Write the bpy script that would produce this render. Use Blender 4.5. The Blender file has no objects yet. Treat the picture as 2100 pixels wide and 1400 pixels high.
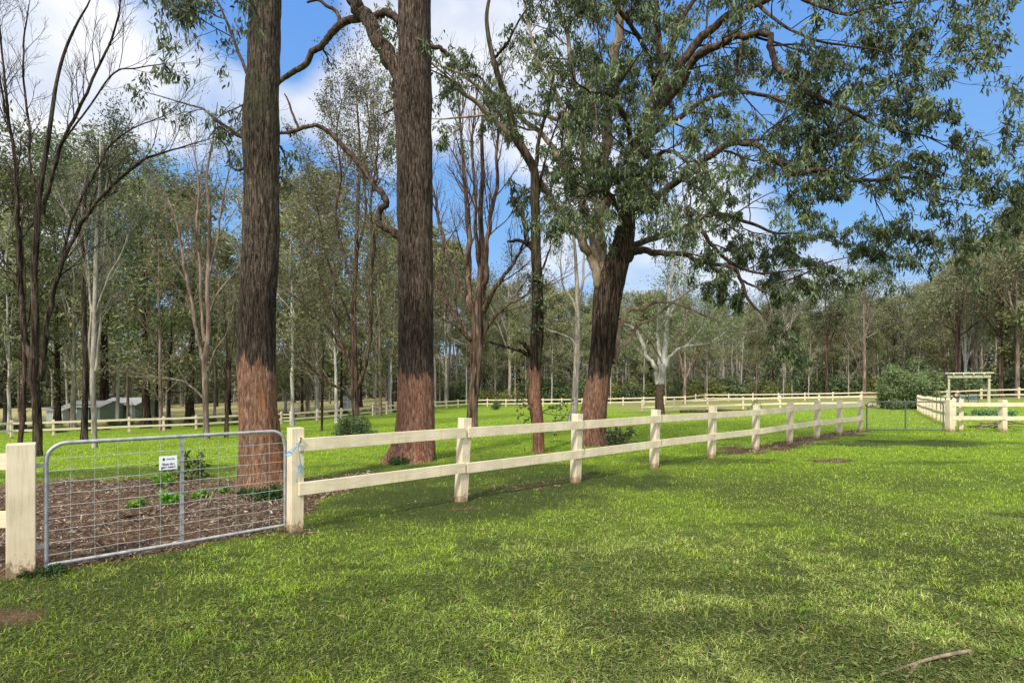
import bpy, bmesh, math, random
import numpy as np
from mathutils import Vector, Matrix, Quaternion
R = math.radians
F, CX, HY, CH = 1155.0, 1050.0, 790.0, 1.75      # focal length (px of a 2100 px wide frame), centre, horizon, eye height
S = bpy.context.scene
COL = S.collection
rng = np.random.default_rng(7)
random.seed(7)

# ------------------------------------------------------------------ noise
_perm = np.random.default_rng(3).random((64, 64))
def vnoise(x, y, s=0):
    x = np.asarray(x, float) + s * 17.31; y = np.asarray(y, float) + s * 9.77
    xi = np.floor(x).astype(int); yi = np.floor(y).astype(int)
    fx = x - xi; fy = y - yi
    fx = fx * fx * (3 - 2 * fx); fy = fy * fy * (3 - 2 * fy)
    g = lambda a, b: _perm[a % 64, b % 64]
    return (g(xi, yi) * (1 - fx) + g(xi + 1, yi) * fx) * (1 - fy) + (g(xi, yi + 1) * (1 - fx) + g(xi + 1, yi + 1) * fx) * fy
def fbm(x, y, o=4, s=0):
    v = 0; a = .5; t = 0
    for i in range(o):
        v = v + a * vnoise(x * 2 ** i, y * 2 ** i, s + i); t += a; a *= .5
    return v / t
def sstep(a, b, x):
    t = np.clip((x - a) / (b - a), 0, 1); return t * t * (3 - 2 * t)

# ------------------------------------------------------------------ terrain
TP = np.array([(-4.6,5.3,0),(-2.5,6.5,0),(0,3,0),(8,5,0),(-9,6,-.1),(3,11,0),(8,17,0),(14,22,0),(20,23,-.05),(16,10,0),(-15,0,-.1),(15,-8,0),(0,-10,0),
  (-3,14,-.1),(-12,20,-.55),(-20,30,-1.3),(-35,39.6,-1.95),(-25,46,-1.9),(-19,53,-1.85),(-10,69,-1.5),(-6,80,-1.4),(3,30,-.35),(6,50,-.9),(7,78,-1.3),(18,53,-.7),(25,51,-.4),
  (30,82,-.7),(48,66,-.1),(52,58,.3),(30,34,-.15),(38,46,-.05),(45,35,.2),(0,110,-.3),(40,110,.2),(80,110,1.5),(90,60,1.5),(-30,110,-1.6),(-60,60,-2.4),(-100,110,-2.8),(-60,200,-2.6),(0,200,0),(80,200,2.5),(-60,15,-1.6),(60,5,.5)], float)
def _tps(r2): return np.where(r2 > 1e-9, r2 * np.log(np.maximum(r2, 1e-9)), 0)
_n = len(TP)
_K = _tps(((TP[:, None, :2] - TP[None, :, :2]) ** 2).sum(-1)) + np.eye(_n) * 2.0
_Pm = np.c_[np.ones(_n), TP[:, :2]]
_W = np.linalg.solve(np.block([[_K, _Pm], [_Pm.T, np.zeros((3, 3))]]), np.r_[TP[:, 2], 0, 0, 0])
def gz(x, y):
    x = np.asarray(x, float); y = np.asarray(y, float)
    xc = np.clip(x, -105, 100); yc = np.clip(y, -12, 200)
    sh = xc.shape; q = np.stack([xc.ravel(), yc.ravel()], 1)
    d = ((q[:, None, :] - TP[None, :, :2]) ** 2).sum(-1)
    z = _tps(d) @ _W[:_n] + _W[_n] + q @ _W[_n + 1:]
    z = z.reshape(sh)
    return z + (fbm(x * .35, y * .35, 3, 5) - .5) * .09
def gz1(x, y): return float(gz(np.array([x]), np.array([y]))[0])
def ground(px, py):
    """pixel -> point of the terrain (real place in the world)"""
    u = (px - CX) / F; v = (py - HY) / F
    Y = CH / max(v, .01)
    for _ in range(30):
        Y = Y * .5 + .5 * (CH - gz1(u * Y, Y)) / max(v, .01)
    return u * Y, Y, gz1(u * Y, Y)
def at(px, Y): 
    x = (px - CX) / F * Y
    return x, Y, gz1(x, Y)
def P3(px, py, Y): return ((px - CX) / F * Y, Y, CH - (py - HY) / F * Y)

# ------------------------------------------------------------------ objects
def tag(o, label=None, cat=None, group=None, kind=None):
    if label: o['label'] = label
    if cat: o['category'] = cat
    if group: o['group'] = group
    if kind: o['kind'] = kind
    return o
def thing(name, loc, label, cat, group=None, rz=0):
    o = bpy.data.objects.new(name, None); COL.objects.link(o)
    o.location = loc; o.rotation_euler = (0, 0, rz); o.empty_display_size = .2
    return tag(o, label, cat, group)
def mobj(name, me, parent=None, mat=None, loc=None):
    o = bpy.data.objects.new(name, me); COL.objects.link(o)
    if mat is not None and len(me.materials) == 0: me.materials.append(mat)
    if parent: o.parent = parent
    if loc is not None: o.location = loc
    return o
def copy_tree(o, parent=None):
    c = o.copy(); COL.objects.link(c); c.parent = parent
    for ch in list(o.children): copy_tree(ch, c)
    return c
class Acc:
    def __init__(s): s.v = []; s.q = []; s.t = []; s.c = []; s.n = 0
    def add(s, v, q=None, t=None, c=None):
        v = np.asarray(v, float).reshape(-1, 3)
        if q is not None and len(q): s.q.append(np.asarray(q, int).reshape(-1, 4) + s.n)
        if t is not None and len(t): s.t.append(np.asarray(t, int).reshape(-1, 3) + s.n)
        s.v.append(v)
        if c is None: c = np.ones((len(v), 3)) * .5
        c = np.broadcast_to(np.asarray(c, float), (len(v), 3)); s.c.append(c)
        s.n += len(v)
    def mesh(s, name, mat=None, smooth=True, off=(0, 0, 0)):
        me = bpy.data.meshes.new(name)
        if s.n == 0: return me
        v = np.concatenate(s.v) - np.array(off)
        q = np.concatenate(s.q) if s.q else np.zeros((0, 4), int)
        t = np.concatenate(s.t) if s.t else np.zeros((0, 3), int)
        me.vertices.add(len(v)); me.vertices.foreach_set('co', v.astype(np.float32).ravel())
        li = np.concatenate([q.ravel(), t.ravel()]); me.loops.add(len(li)); me.loops.foreach_set('vertex_index', li.astype(np.int32))
        st = np.concatenate([np.arange(len(q)) * 4, len(q) * 4 + np.arange(len(t)) * 3])
        me.polygons.add(len(st)); me.polygons.foreach_set('loop_start', st.astype(np.int32))
        me.polygons.foreach_set('use_smooth', np.full(len(st), smooth))
        c = np.concatenate(s.c); ca = me.attributes.new('Col', 'FLOAT_COLOR', 'POINT')
        ca.data.foreach_set('color', np.c_[c, np.ones(len(c))].astype(np.float32).ravel())
        me.update(calc_edges=True)
        if mat: me.materials.append(mat)
        return me
def box_acc(A, x0, x1, y0, y1, z0, z1, M=None, c=None):
    v = np.array([(x, y, z) for x in (x0, x1) for y in (y0, y1) for z in (z0, z1)], float)
    if M is not None: v = np.array([M @ Vector(p) for p in v])
    A.add(v, q=[(0, 1, 3, 2), (4, 6, 7, 5), (0, 4, 5, 1), (2, 3, 7, 6), (0, 2, 6, 4), (1, 5, 7, 3)], c=c)
def bevel_box(name, sx, sy, sz, mat, b=.008, z0=0, jitter=0, cuts=0):
    bm = bmesh.new(); bmesh.ops.create_cube(bm, size=1)
    for v in bm.verts: v.co = Vector((v.co.x * sx, v.co.y * sy, (v.co.z + .5) * sz + z0))
    bmesh.ops.bevel(bm, geom=list(bm.edges), offset=b, segments=2, affect='EDGES', profile=.6)
    me = bpy.data.meshes.new(name); bm.to_mesh(me); bm.free()
    me.materials.append(mat); return me

# ------------------------------------------------------------------ tubes
def catmull(P, n):
    P = np.asarray(P, float); m = len(P)
    if m == 2: return P[0] + (P[1] - P[0]) * np.linspace(0, 1, n)[:, None]
    Q = np.vstack([2 * P[0] - P[1], P, 2 * P[-1] - P[-2]])
    t = np.linspace(0, m - 1 - 1e-6, n); i = t.astype(int); f = (t - i)[:, None]
    a, b, c, d = Q[i], Q[i + 1], Q[i + 2], Q[i + 3]
    return .5 * ((2 * b) + (c - a) * f + (2 * a - 5 * b + 4 * c - d) * f ** 2 + (3 * b - a - 3 * c + d) * f ** 3)
def tubes(A, paths, radii, sides=6, col=(.5, .5, .5), disp=0, seed=0, cap=True):
    """paths (B,n,3), radii (B,n)"""
    paths = np.asarray(paths, float); radii = np.asarray(radii, float)
    if len(paths) == 0: return
    B, n, _ = paths.shape
    T = np.gradient(paths, axis=1); T /= np.linalg.norm(T, axis=2, keepdims=True) + 1e-9
    mean = paths[:, -1] - paths[:, 0]; mean /= np.linalg.norm(mean, axis=1, keepdims=True) + 1e-9
    ref = np.where(np.abs(mean[:, 2:3]) > .7, np.array([[1., 0, 0]]), np.array([[0., 0, 1]]))[:, None, :]
    
    if B <= 40: ref = np.where(np.abs(T[:, 0, 2:3]) > .7, np.array([[1., 0, 0]]), np.array([[0., 0, 1]]))[:, None, :]
    U = np.cross(T, np.broadcast_to(ref, T.shape)); U /= np.linalg.norm(U, axis=2, keepdims=True) + 1e-9
    if B <= 40:        # parallel transport keeps bent limbs from pinching
        for k_ in range(1, n):
            pr_ = U[:, k_ - 1] - T[:, k_] * (U[:, k_ - 1] * T[:, k_]).sum(1, keepdims=True)
            U[:, k_] = pr_ / (np.linalg.norm(pr_, axis=1, keepdims=True) + 1e-9)
    W = np.cross(T, U)
    a = np.arange(sides) / sides * 2 * np.pi
    rr = np.repeat(radii[:, :, None], sides, 2)
    if disp:
        L = np.r_[0, np.cumsum(np.linalg.norm(np.diff(paths[0], axis=0), axis=1))]
        k = sides / 4.0
        aa = np.broadcast_to(a / (2 * np.pi) * 16, (n, sides)); ll = np.broadcast_to(L[:, None], (n, sides))
        wob = (vnoise(aa * .25, ll * .8, seed) - .5) * 1.4
        # periodic in angle: blend over the seam
        def per(f): 
            w = (a / (2 * np.pi))[None, :]; return f(aa + wob * 1.0) * (1 - w) + f(aa + wob - 16) * w
        rid = per(lambda q: 1 - np.abs(2 * vnoise(q * 1.3, ll * 1.1, seed + 1) - 1))
        fine = per(lambda q: vnoise(q * 2.6, ll * 4.5, seed + 2))
        big = per(lambda q: vnoise(q * .22, ll * .55, seed + 4))
        lob = .5 + .5 * np.sin(a * 5 + seed) * np.sin(a * 3 + seed * 2.3)
        rr = rr * (1 + (.34 * np.exp(-np.maximum(L - .1, 0) / .28))[:, None] * lob[None, :] * (disp > .07) * (sides > 30))[None]
        rr = rr * (1 + disp * (rid - .5) * 1.2 + disp * .8 * (fine - .5) + disp * 2.0 * (big - .5))[None]
    v = paths[:, :, None, :] + rr[..., None] * (U[:, :, None, :] * np.cos(a)[None, None, :, None] + W[:, :, None, :] * np.sin(a)[None, None, :, None])
    i = np.arange(n - 1)[:, None] * sides; j = np.arange(sides)[None, :]; j2 = (j + 1) % sides
    q = np.stack([i + j, i + j2, i + sides + j2, i + sides + j], -1).reshape(-1, 4)
    Q = (q[None] + (np.arange(B) * n * sides)[:, None, None]).reshape(-1, 4)
    A.add(v.reshape(-1, 3), q=Q, c=col)
    if cap:
        v2 = v[:, -1].reshape(B * sides, 3); tip = paths[:, -1] + T[:, -1] * radii[:, -1:] * .5
        base = A.n
        tv = np.vstack([v2, tip]); jj = np.arange(sides)
        tr = np.stack([jj, (jj + 1) % sides, np.zeros(sides, int)], -1)
        TT = np.concatenate([np.c_[tr[:, 0] + b * sides, tr[:, 1] + b * sides, np.full(sides, B * sides + b)] for b in range(B)]) if B < 400 else None
        if TT is not None: A.add(tv, t=TT, c=col)

def wander(r, p, d, L, n, curl, up):
    pts = [p]; d = d / (np.linalg.norm(d) + 1e-9); s = L / (n - 1)
    for i in range(n - 1):
        d = d + r.normal(0, curl, 3); d[2] += up
        d = d / (np.linalg.norm(d) + 1e-9); p = p + d * s; pts.append(p)
    return np.array(pts)
def rotdir(r, t, ang):
    a = r.normal(size=3); a -= t * a.dot(t); a /= np.linalg.norm(a) + 1e-9
    return t * math.cos(ang) + a * math.sin(ang)
class Grow:
    """collects branches by level and leaf bearing twigs"""
    def __init__(s, seed): s.r = np.random.default_rng(seed); s.br = {}; s.tw = []
    def put(s, pts, r0, r1, sides):
        k = (len(pts), sides); s.br.setdefault(k, []).append((pts, np.linspace(r0, r1, len(pts))))
    def branch(s, p, d, L, r, lvl, prm):
        n = prm['n'][lvl]; pts = wander(s.r, p, d, L, n, prm['curl'][lvl], prm['up'][lvl])
        s.put(pts, r, max(r * prm['tap'], prm['rmin']), prm['sides'][lvl])
        if lvl == 0:
            s.tw.append(pts); return
        s.kids(pts, L, r, lvl, prm)
    def kids(s, pts, L, r, lvl, prm, t0=None):
        k = prm['k'][lvl]; k = max(1, int(round(k * s.r.uniform(.75, 1.25)))); n = len(pts)
        for i in range(k):
            t = (t0 if t0 is not None else prm['t0']) ; t = t + (1 - t) * ((i + s.r.random()) / k)
            f = t * (n - 1); a = min(int(f), n - 2); p = pts[a] + (pts[a + 1] - pts[a]) * (f - a)
            tg = pts[a + 1] - pts[a]; tg = tg / (np.linalg.norm(tg) + 1e-9)
            dd = rotdir(s.r, tg, R(prm['ang'][lvl]) * s.r.uniform(.6, 1.3))
            s.branch(p, dd, L * prm['ratio'] * s.r.uniform(.6, 1.15) * (1.25 - .6 * t), r * prm['rr'] * (1.1 - .5 * t), lvl - 1, prm)
    def mesh(s, A, col=(.5, .5, .5)):
        for (n, sd), L in s.br.items():
            tubes(A, np.array([x[0] for x in L]), np.array([x[1] for x in L]), sd, col, cap=False)

def leaves(A, r, P, D, L, Wd, C, detail=False):
    """P base, D direction (unit), L length, Wd width, C colour"""
    n = len(P)
    if n == 0: return
    a = r.normal(size=(n, 3)); s = np.cross(D, a); s /= np.linalg.norm(s, axis=1, keepdims=True) + 1e-9
    nn = np.cross(D, s); L = L[:, None]; Wd = Wd[:, None]
    if not detail:
        v = np.stack([P, P + D * L * .45 + s * Wd * .5, P + D * L, P + D * L * .45 - s * Wd * .5], 1)
        q = np.arange(n)[:, None] * 4 + np.array([0, 1, 2, 3])
        A.add(v.reshape(-1, 3), q=q, c=np.repeat(C, 4, 0))
    else:
        cv = r.uniform(-.25, .25, (n, 1)) * L; sd = r.uniform(-.15, .15, (n, 1)) * L
        m1 = P + D * L * .33 + nn * cv * .5 + s * sd * .5; m2 = P + D * L * .7 + nn * cv * .8 + s * sd * .9
        v = np.stack([P, m1 + s * Wd * .5, m1 - s * Wd * .5, m2 + s * Wd * .36, m2 - s * Wd * .36, P + D * L + nn * cv * .6 + s * sd * .4], 1)
        b = np.arange(n)[:, None] * 6
        A.add(v.reshape(-1, 3), q=b + np.array([1, 3, 4, 2]), t=np.concatenate([b + np.array([0, 1, 2]), b + np.array([3, 5, 4])]), c=np.repeat(C, 6, 0))
def twig_leaves(A, r, tw, per, L, Wd, hang, spread, base, var=.3, tint=None, detail=False, t0=.2):
    if not len(tw): return
    tw = np.array(tw); B, n, _ = tw.shape
    idx = np.repeat(np.arange(B), per); t = t0 + (1 - t0) * r.random(len(idx)); f = t * (n - 1); a = np.minimum(f.astype(int), n - 2); f = (f - a)[:, None]
    P = tw[idx, a] * (1 - f) + tw[idx, a + 1] * f
    P = P + r.normal(0, spread, P.shape)
    D = r.normal(0, 1, P.shape); D[:, 2] -= hang; D /= np.linalg.norm(D, axis=1, keepdims=True)
    cl = r.uniform(1 - var, 1 + var, B)[idx] * r.uniform(.72, 1.28, len(idx))
    C = np.array(base)[None] * cl[:, None]
    if tint is not None:
        w = (r.random(B)[idx] * .6 + r.random(len(idx)) * .4)[:, None]; C = C * (1 - w) + np.array(tint)[None] * w * cl[:, None]
    leaves(A, r, P, D, L * r.uniform(.6, 1.25, len(idx)), Wd * r.uniform(.7, 1.2, len(idx)), C, detail)

# ------------------------------------------------------------------ materials
def newmat(name):
    m = bpy.data.materials.new(name); m.use_nodes = True; nt = m.node_tree; nt.nodes.clear()
    out = nt.nodes.new('ShaderNodeOutputMaterial'); return m, nt, out
def N(nt, t, **k):
    n = nt.nodes.new(t)
    for a, b in k.items():
        if a.startswith('i_'):
            key = a[2:]; key = int(key) if key.isdigit() else key.replace('_', ' ')
            n.inputs[key].default_value = b
        else: setattr(n, a, b)
    return n
def ramp(nt, src, stops, interp='LINEAR'):
    r_ = nt.nodes.new('ShaderNodeValToRGB'); cr = r_.color_ramp; cr.interpolation = interp
    while len(cr.elements) < len(stops): cr.elements.new(.5)
    for e, (p, c) in zip(cr.elements, stops):
        e.position = p; e.color = (*c, 1) if len(c) == 3 else c
    nt.links.new(src, r_.inputs[0]); return r_.outputs[0]
def mixc(nt, fac, a, b, mode='MIX'):
    m = nt.nodes.new('ShaderNodeMix'); m.data_type = 'RGBA'; m.blend_type = mode
    for s, i in ((fac, 0), (a, 6), (b, 7)):
        if hasattr(s, 'is_linked') or isinstance(s, bpy.types.NodeSocket): nt.links.new(s, m.inputs[i])
        elif i == 0: m.inputs[0].default_value = s
        else: m.inputs[i].default_value = (*s, 1)
    return m.outputs[2]
def math_(nt, op, a, b=None, clamp=False):
    m = nt.nodes.new('ShaderNodeMath'); m.operation = op; m.use_clamp = clamp
    for i, s in enumerate((a, b)):
        if s is None: continue
        if isinstance(s, bpy.types.NodeSocket): nt.links.new(s, m.inputs[i])
        else: m.inputs[i].default_value = s
    return m.outputs[0]
def mapping(nt, scale, src='Object', loc=(0, 0, 0)):
    tc = nt.nodes.new('ShaderNodeTexCoord'); mp = nt.nodes.new('ShaderNodeMapping')
    mp.inputs['Scale'].default_value = scale; mp.inputs['Location'].default_value = loc
    nt.links.new(tc.outputs[src], mp.inputs[0]); return mp.outputs[0]
def noise(nt, vec, scale, detail=4, rough=.6, dist=0):
    n = nt.nodes.new('ShaderNodeTexNoise'); n.inputs['Scale'].default_value = scale; n.inputs['Detail'].default_value = detail
    n.inputs['Roughness'].default_value = rough; n.inputs['Distortion'].default_value = dist
    if vec is not None: nt.links.new(vec, n.inputs['Vector'])
    return n.outputs[0]
def principled(nt, out, color, rough=.7, bump=None, bstr=.5, bdist=.02, metal=0, spec=.3):
    p = nt.nodes.new('ShaderNodeBsdfPrincipled')
    if isinstance(color, bpy.types.NodeSocket): nt.links.new(color, p.inputs['Base Color'])
    else: p.inputs['Base Color'].default_value = (*color, 1)
    if isinstance(rough, bpy.types.NodeSocket): nt.links.new(rough, p.inputs['Roughness'])
    else: p.inputs['Roughness'].default_value = rough
    p.inputs['Metallic'].default_value = metal; p.inputs['Specular IOR Level'].default_value = spec
    if bump is not None:
        b = nt.nodes.new('ShaderNodeBump'); b.inputs['Strength'].default_value = bstr; b.inputs['Distance'].default_value = bdist
        nt.links.new(bump, b.inputs['Height']); nt.links.new(b.outputs[0], p.inputs['Normal'])
    nt.links.new(p.outputs[0], out.inputs[0]); return p

def bark_mat(name, dark, mid, light, scale=9, strip=None, stripcols=None, rough_bark=True, moss=None, zs=.13):
    m, nt, out = newmat(name)
    v = mapping(nt, (1, 1, zs)); n1 = noise(nt, v, scale, 7, .7, .25); n2 = noise(nt, v, scale * 3.1, 5, .7)
    v2 = mapping(nt, (1, 1, .5)); n3 = noise(nt, v2, 1.3, 4, .6)
    h = math_(nt, 'ADD', math_(nt, 'MULTIPLY', n1, .7), math_(nt, 'MULTIPLY', n2, .3))
    c = ramp(nt, h, [(.38, dark), (.49, mid), (.60, light)])
    c = mixc(nt, 1, c, ramp(nt, n3, [(.3, (.55, .55, .55)), (.7, (1.25, 1.2, 1.15))]), 'MULTIPLY')
    fz = noise(nt, mapping(nt, (1, 1, zs * .45)), scale * 1.5, 5, .6, .4)
    fis = ramp(nt, fz, [(.40, (0, 0, 0)), (.47, (1, 1, 1))])
    if rough_bark: c = mixc(nt, 1, c, mixc(nt, fis, (.30, .27, .25), (1.1, 1.1, 1.1)), 'MULTIPLY')
    if moss:
        c = mixc(nt, math_(nt, 'MULTIPLY', ramp(nt, noise(nt, v2, .7, 5, .7), [(.5, (0, 0, 0)), (.62, (1, 1, 1))]), .75), c, moss)
    if strip:
        tc = nt.nodes.new('ShaderNodeTexCoord'); sp = nt.nodes.new('ShaderNodeSeparateXYZ'); nt.links.new(tc.outputs['Object'], sp.inputs[0])
        nz = noise(nt, mapping(nt, (7, 7, .6)), 1.0, 4, .7)
        lim = math_(nt, 'ADD', strip - .6, math_(nt, 'MULTIPLY', nz, 1.2))
        k = math_(nt, 'MULTIPLY', math_(nt, 'SUBTRACT', lim, sp.outputs[2]), 14, True)
        s1 = noise(nt, mapping(nt, (1, 1, .28)), 22, 6, .75); s2 = noise(nt, mapping(nt, (1, 1, .12)), 5, 5, .7)
        sc = ramp(nt, s1, [(.3, stripcols[0]), (.5, stripcols[1]), (.68, stripcols[2])])
        sc = mixc(nt, 1, sc, mixc(nt, ramp(nt, fz, [(.34, (0, 0, 0)), (.42, (1, 1, 1))]), (.40, .33, .3), (1.1, 1.1, 1.1)), 'MULTIPLY')
        sc = mixc(nt, ramp(nt, s2, [(.56, (0, 0, 0)), (.66, (1, 1, 1))]), sc, stripcols[3])
        c = mixc(nt, k, c, sc)
        # a dark scorched band just above the stripped zone
        k2 = math_(nt, 'MULTIPLY', math_(nt, 'SUBTRACT', 1.2, math_(nt, 'ABSOLUTE', math_(nt, 'SUBTRACT', sp.outputs[2], strip + .85))), 1, True)
        k2 = math_(nt, 'MULTIPLY', math_(nt, 'MULTIPLY', k2, .75), math_(nt, 'SUBTRACT', 1, k))
        c = mixc(nt, k2, c, mixc(nt, 1, c, (.30, .29, .27), 'MULTIPLY'))
    b = math_(nt, 'ADD', math_(nt, 'ADD', n1, math_(nt, 'MULTIPLY', n2, .5)), math_(nt, 'MULTIPLY', fis, .35))
    principled(nt, out, c, .9, b, 1.0, .06 if rough_bark else .015, spec=.15); return m
def leaf_mat(name, trans=.25, rough=.5, spec=.35, vary=.25, huevar=.03):
    m, nt, out = newmat(name)
    a = N(nt, 'ShaderNodeAttribute', attribute_name='Col'); oi = N(nt, 'ShaderNodeObjectInfo')
    hs = N(nt, 'ShaderNodeHueSaturation'); nt.links.new(a.outputs['Color'], hs.inputs['Color'])
    nt.links.new(math_(nt, 'ADD', math_(nt, 'MULTIPLY', oi.outputs['Random'], vary * 2), 1 - vary), hs.inputs['Value'])
    nt.links.new(math_(nt, 'ADD', math_(nt, 'MULTIPLY', oi.outputs['Random'], huevar * 2), .5 - huevar), hs.inputs['Hue'])
    p = principled(nt, out, hs.outputs[0], rough, spec=spec)
    tr = N(nt, 'ShaderNodeBsdfTranslucent'); nt.links.new(hs.outputs[0], tr.inputs[0])
    mx = N(nt, 'ShaderNodeMixShader'); mx.inputs[0].default_value = trans
    nt.links.new(p.outputs[0], mx.inputs[1]); nt.links.new(tr.outputs[0], mx.inputs[2]); nt.links.new(mx.outputs[0], out.inputs[0]); return m

ST_O = [(.07, .032, .018), (.22, .12, .072), (.40, .26, .175), (.38, .16, .07)]
ST_R = [(.08, .034, .024), (.23, .115, .078), (.40, .235, .17), (.27, .11, .06)]
M = {}
M['bark_red'] = bark_mat('ironbark', (.022, .017, .014), (.09, .066, .050), (.20, .155, .12), 27, 2.1, ST_R, zs=.20)
M['bark_left'] = bark_mat('stringybark', (.022, .018, .014), (.088, .068, .050), (.20, .16, .12), 30, 2.2, ST_O, zs=.21, moss=(.06, .062, .028))
M['bark_gum'] = bark_mat('boxbark', (.012, .009, .008), (.055, .038, .028), (.19, .135, .10), 14, 2.1, [(.07, .03, .02), (.17, .092, .06), (.29, .175, .12), (.26, .11, .05)])
M['bark_limb'] = bark_mat('limbbark', (.018, .013, .010), (.060, .042, .031), (.15, .11, .08), 12, rough_bark=False, zs=.5)
M['bark_tan'] = bark_mat('smoothtan', (.10, .075, .05), (.26, .20, .145), (.40, .33, .25), 4, rough_bark=False, zs=.2)
M['bark_pale'] = bark_mat('palegum', (.11, .095, .08), (.26, .235, .20), (.42, .39, .35), 5, rough_bark=False, zs=.15)
M['bark_white'] = bark_mat('whitegum', (.14, .14, .14), (.33, .33, .32), (.52, .52, .51), 2.5, rough_bark=False, zs=.3)
M['bark_dark'] = bark_mat('darkbark', (.008, .006, .005), (.030, .020, .015), (.085, .06, .045), 7)
M['bark_pink'] = bark_mat('pinkbark', (.07, .045, .035), (.17, .125, .10), (.32, .26, .22), 6, rough_bark=False, zs=.1)
M['bark_brown'] = bark_mat('brownbark', (.02, .013, .01), (.07, .045, .033), (.17, .12, .09), 7)
M['leaf'] = leaf_mat('gumleaf', .25, .5, .3)
M['leaf_far'] = leaf_mat('farleaf', .35, .7, .15, .22, .02)
M['grass'] = leaf_mat('grassblade', .3, .6, .2, 0, 0)

def flatmat(name, col, rough=.6, metal=0, nscale=20, nv=.12, bump=0, spec=.3):
    m, nt, out = newmat(name); n = noise(nt, mapping(nt, (1, 1, 1)), nscale, 4)
    lo = tuple(x * (1 - nv * 2) for x in col); hi = tuple(min(1, x * (1 + nv)) for x in col)
    c = ramp(nt, n, [(.3, lo), (.7, hi)])
    principled(nt, out, c, rough, n if bump else None, bump, .005, metal, spec); return m

def paint_mat(name, post=True, base=(.67, .58, .42)):
    m, nt, out = newmat(name)
    g = noise(nt, mapping(nt, (1, 1, .06) if post else (.08, 1, 1)), 40, 5, .65); b = noise(nt, mapping(nt, (1, 1, 1)), 2.2, 4, .6)
    c = mixc(nt, 1, base, ramp(nt, g, [(.25, (.74, .73, .70)), (.5, (1.0, 1.0, 1.0)), (.7, (1.05, 1.05, 1.05))]), 'MULTIPLY')
    c = mixc(nt, 1, c, ramp(nt, b, [(.3, (.78, .77, .73)), (.65, (1.05, 1.05, 1.05))]), 'MULTIPLY')
    tc = nt.nodes.new('ShaderNodeTexCoord'); sp = nt.nodes.new('ShaderNodeSeparateXYZ'); nt.links.new(tc.outputs['Object'], sp.inputs[0])
    if post:
        sp2 = noise(nt, mapping(nt, (1, 1, .45)), 34, 5, .8)
        k = math_(nt, 'MULTIPLY', math_(nt, 'SUBTRACT', .40, sp.outputs[2]), 2.4, True)
        k = math_(nt, 'MULTIPLY', math_(nt, 'SUBTRACT', math_(nt, 'ADD', math_(nt, 'MULTIPLY', k, .55), sp2), .84), 9, True)
        c = mixc(nt, math_(nt, 'MULTIPLY', math_(nt, 'MULTIPLY', math_(nt, 'SUBTRACT', .42, sp.outputs[2]), 1.6, True), .6), c, (.50, .36, .18))
        c = mixc(nt, math_(nt, 'MULTIPLY', k, .8), c, (.13, .07, .035))
    else:
        s = noise(nt, mapping(nt, (1, 1, .05)), 7, 4, .75); s2 = noise(nt, mapping(nt, (1, 1, 1)), .9, 2)
        k = math_(nt, 'MULTIPLY', ramp(nt, s, [(.52, (0, 0, 0)), (.64, (1, 1, 1))]), ramp(nt, s2, [(.42, (.05, .05, .05)), (.58, (1, 1, 1))]))
        c = mixc(nt, math_(nt, 'MULTIPLY', k, .75), c, (.45, .42, .12))
        d = noise(nt, mapping(nt, (1, 1, .2)), 28, 3, .8)
        c = mixc(nt, ramp(nt, d, [(.70, (0, 0, 0)), (.74, (.5, .5, .5))]), c, (.25, .19, .11))
    principled(nt, out, c, .62, g, .35, .004); return m
M['post'] = paint_mat('cream_post_paint'); M['rail'] = paint_mat('cream_rail_paint', False)
M['galv'] = flatmat('galvanised', (.36, .37, .38), .5, .35, 14, .2)
M['galv_dark'] = flatmat('dark_galvanised', (.16, .17, .18), .45, .6, 14, .2)
M['wire'] = flatmat('wire', (.55, .56, .55), .4, .6)
M['sign'] = flatmat('signboard', (.74, .76, .80), .4, 0, 5, .04)
M['ink'] = flatmat('ink', (.03, .03, .04), .5)
M['twine'] = flatmat('twine', (.16, .40, .55), .8, 0, 60, .2)
M['rust'] = flatmat('rusty_iron', (.10, .07, .05), .8, .3)

# ------------------------------------------------------------------ world
w = bpy.data.worlds.new("World"); S.world = w; w.use_nodes = True; nt = w.node_tree; nt.nodes.clear()
SUN_EL, SUN_AZ = 45, 205      # degrees; azimuth clockwise from +Y
sky = nt.nodes.new('ShaderNodeTexSky'); sky.sky_type = 'NISHITA'; sky.sun_disc = False
sky.sun_elevation = R(SUN_EL); sky.sun_rotation = R(SUN_AZ); sky.air_density = 1.0; sky.dust_density = .6; sky.ozone_density = 2.5
tc = nt.nodes.new('ShaderNodeTexCoord'); D = tc.outputs['Generated']
nrm = nt.nodes.new('ShaderNodeVectorMath'); nrm.operation = 'NORMALIZE'; nt.links.new(D, nrm.inputs[0]); Dn = nrm.outputs[0]
mp = nt.nodes.new('ShaderNodeMapping'); mp.inputs['Scale'].default_value = (1, 1, 1.8); nt.links.new(Dn, mp.inputs[0])
cn = noise(nt, mp.outputs[0], 2.6, 7, .52, .25); cn2 = noise(nt, mp.outputs[0], 7, 6, .6)
def skydir(px, py):
    d = np.array([(px - CX) / F, 1, -(py - HY) / F]); return d / np.linalg.norm(d)
acc = None
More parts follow.
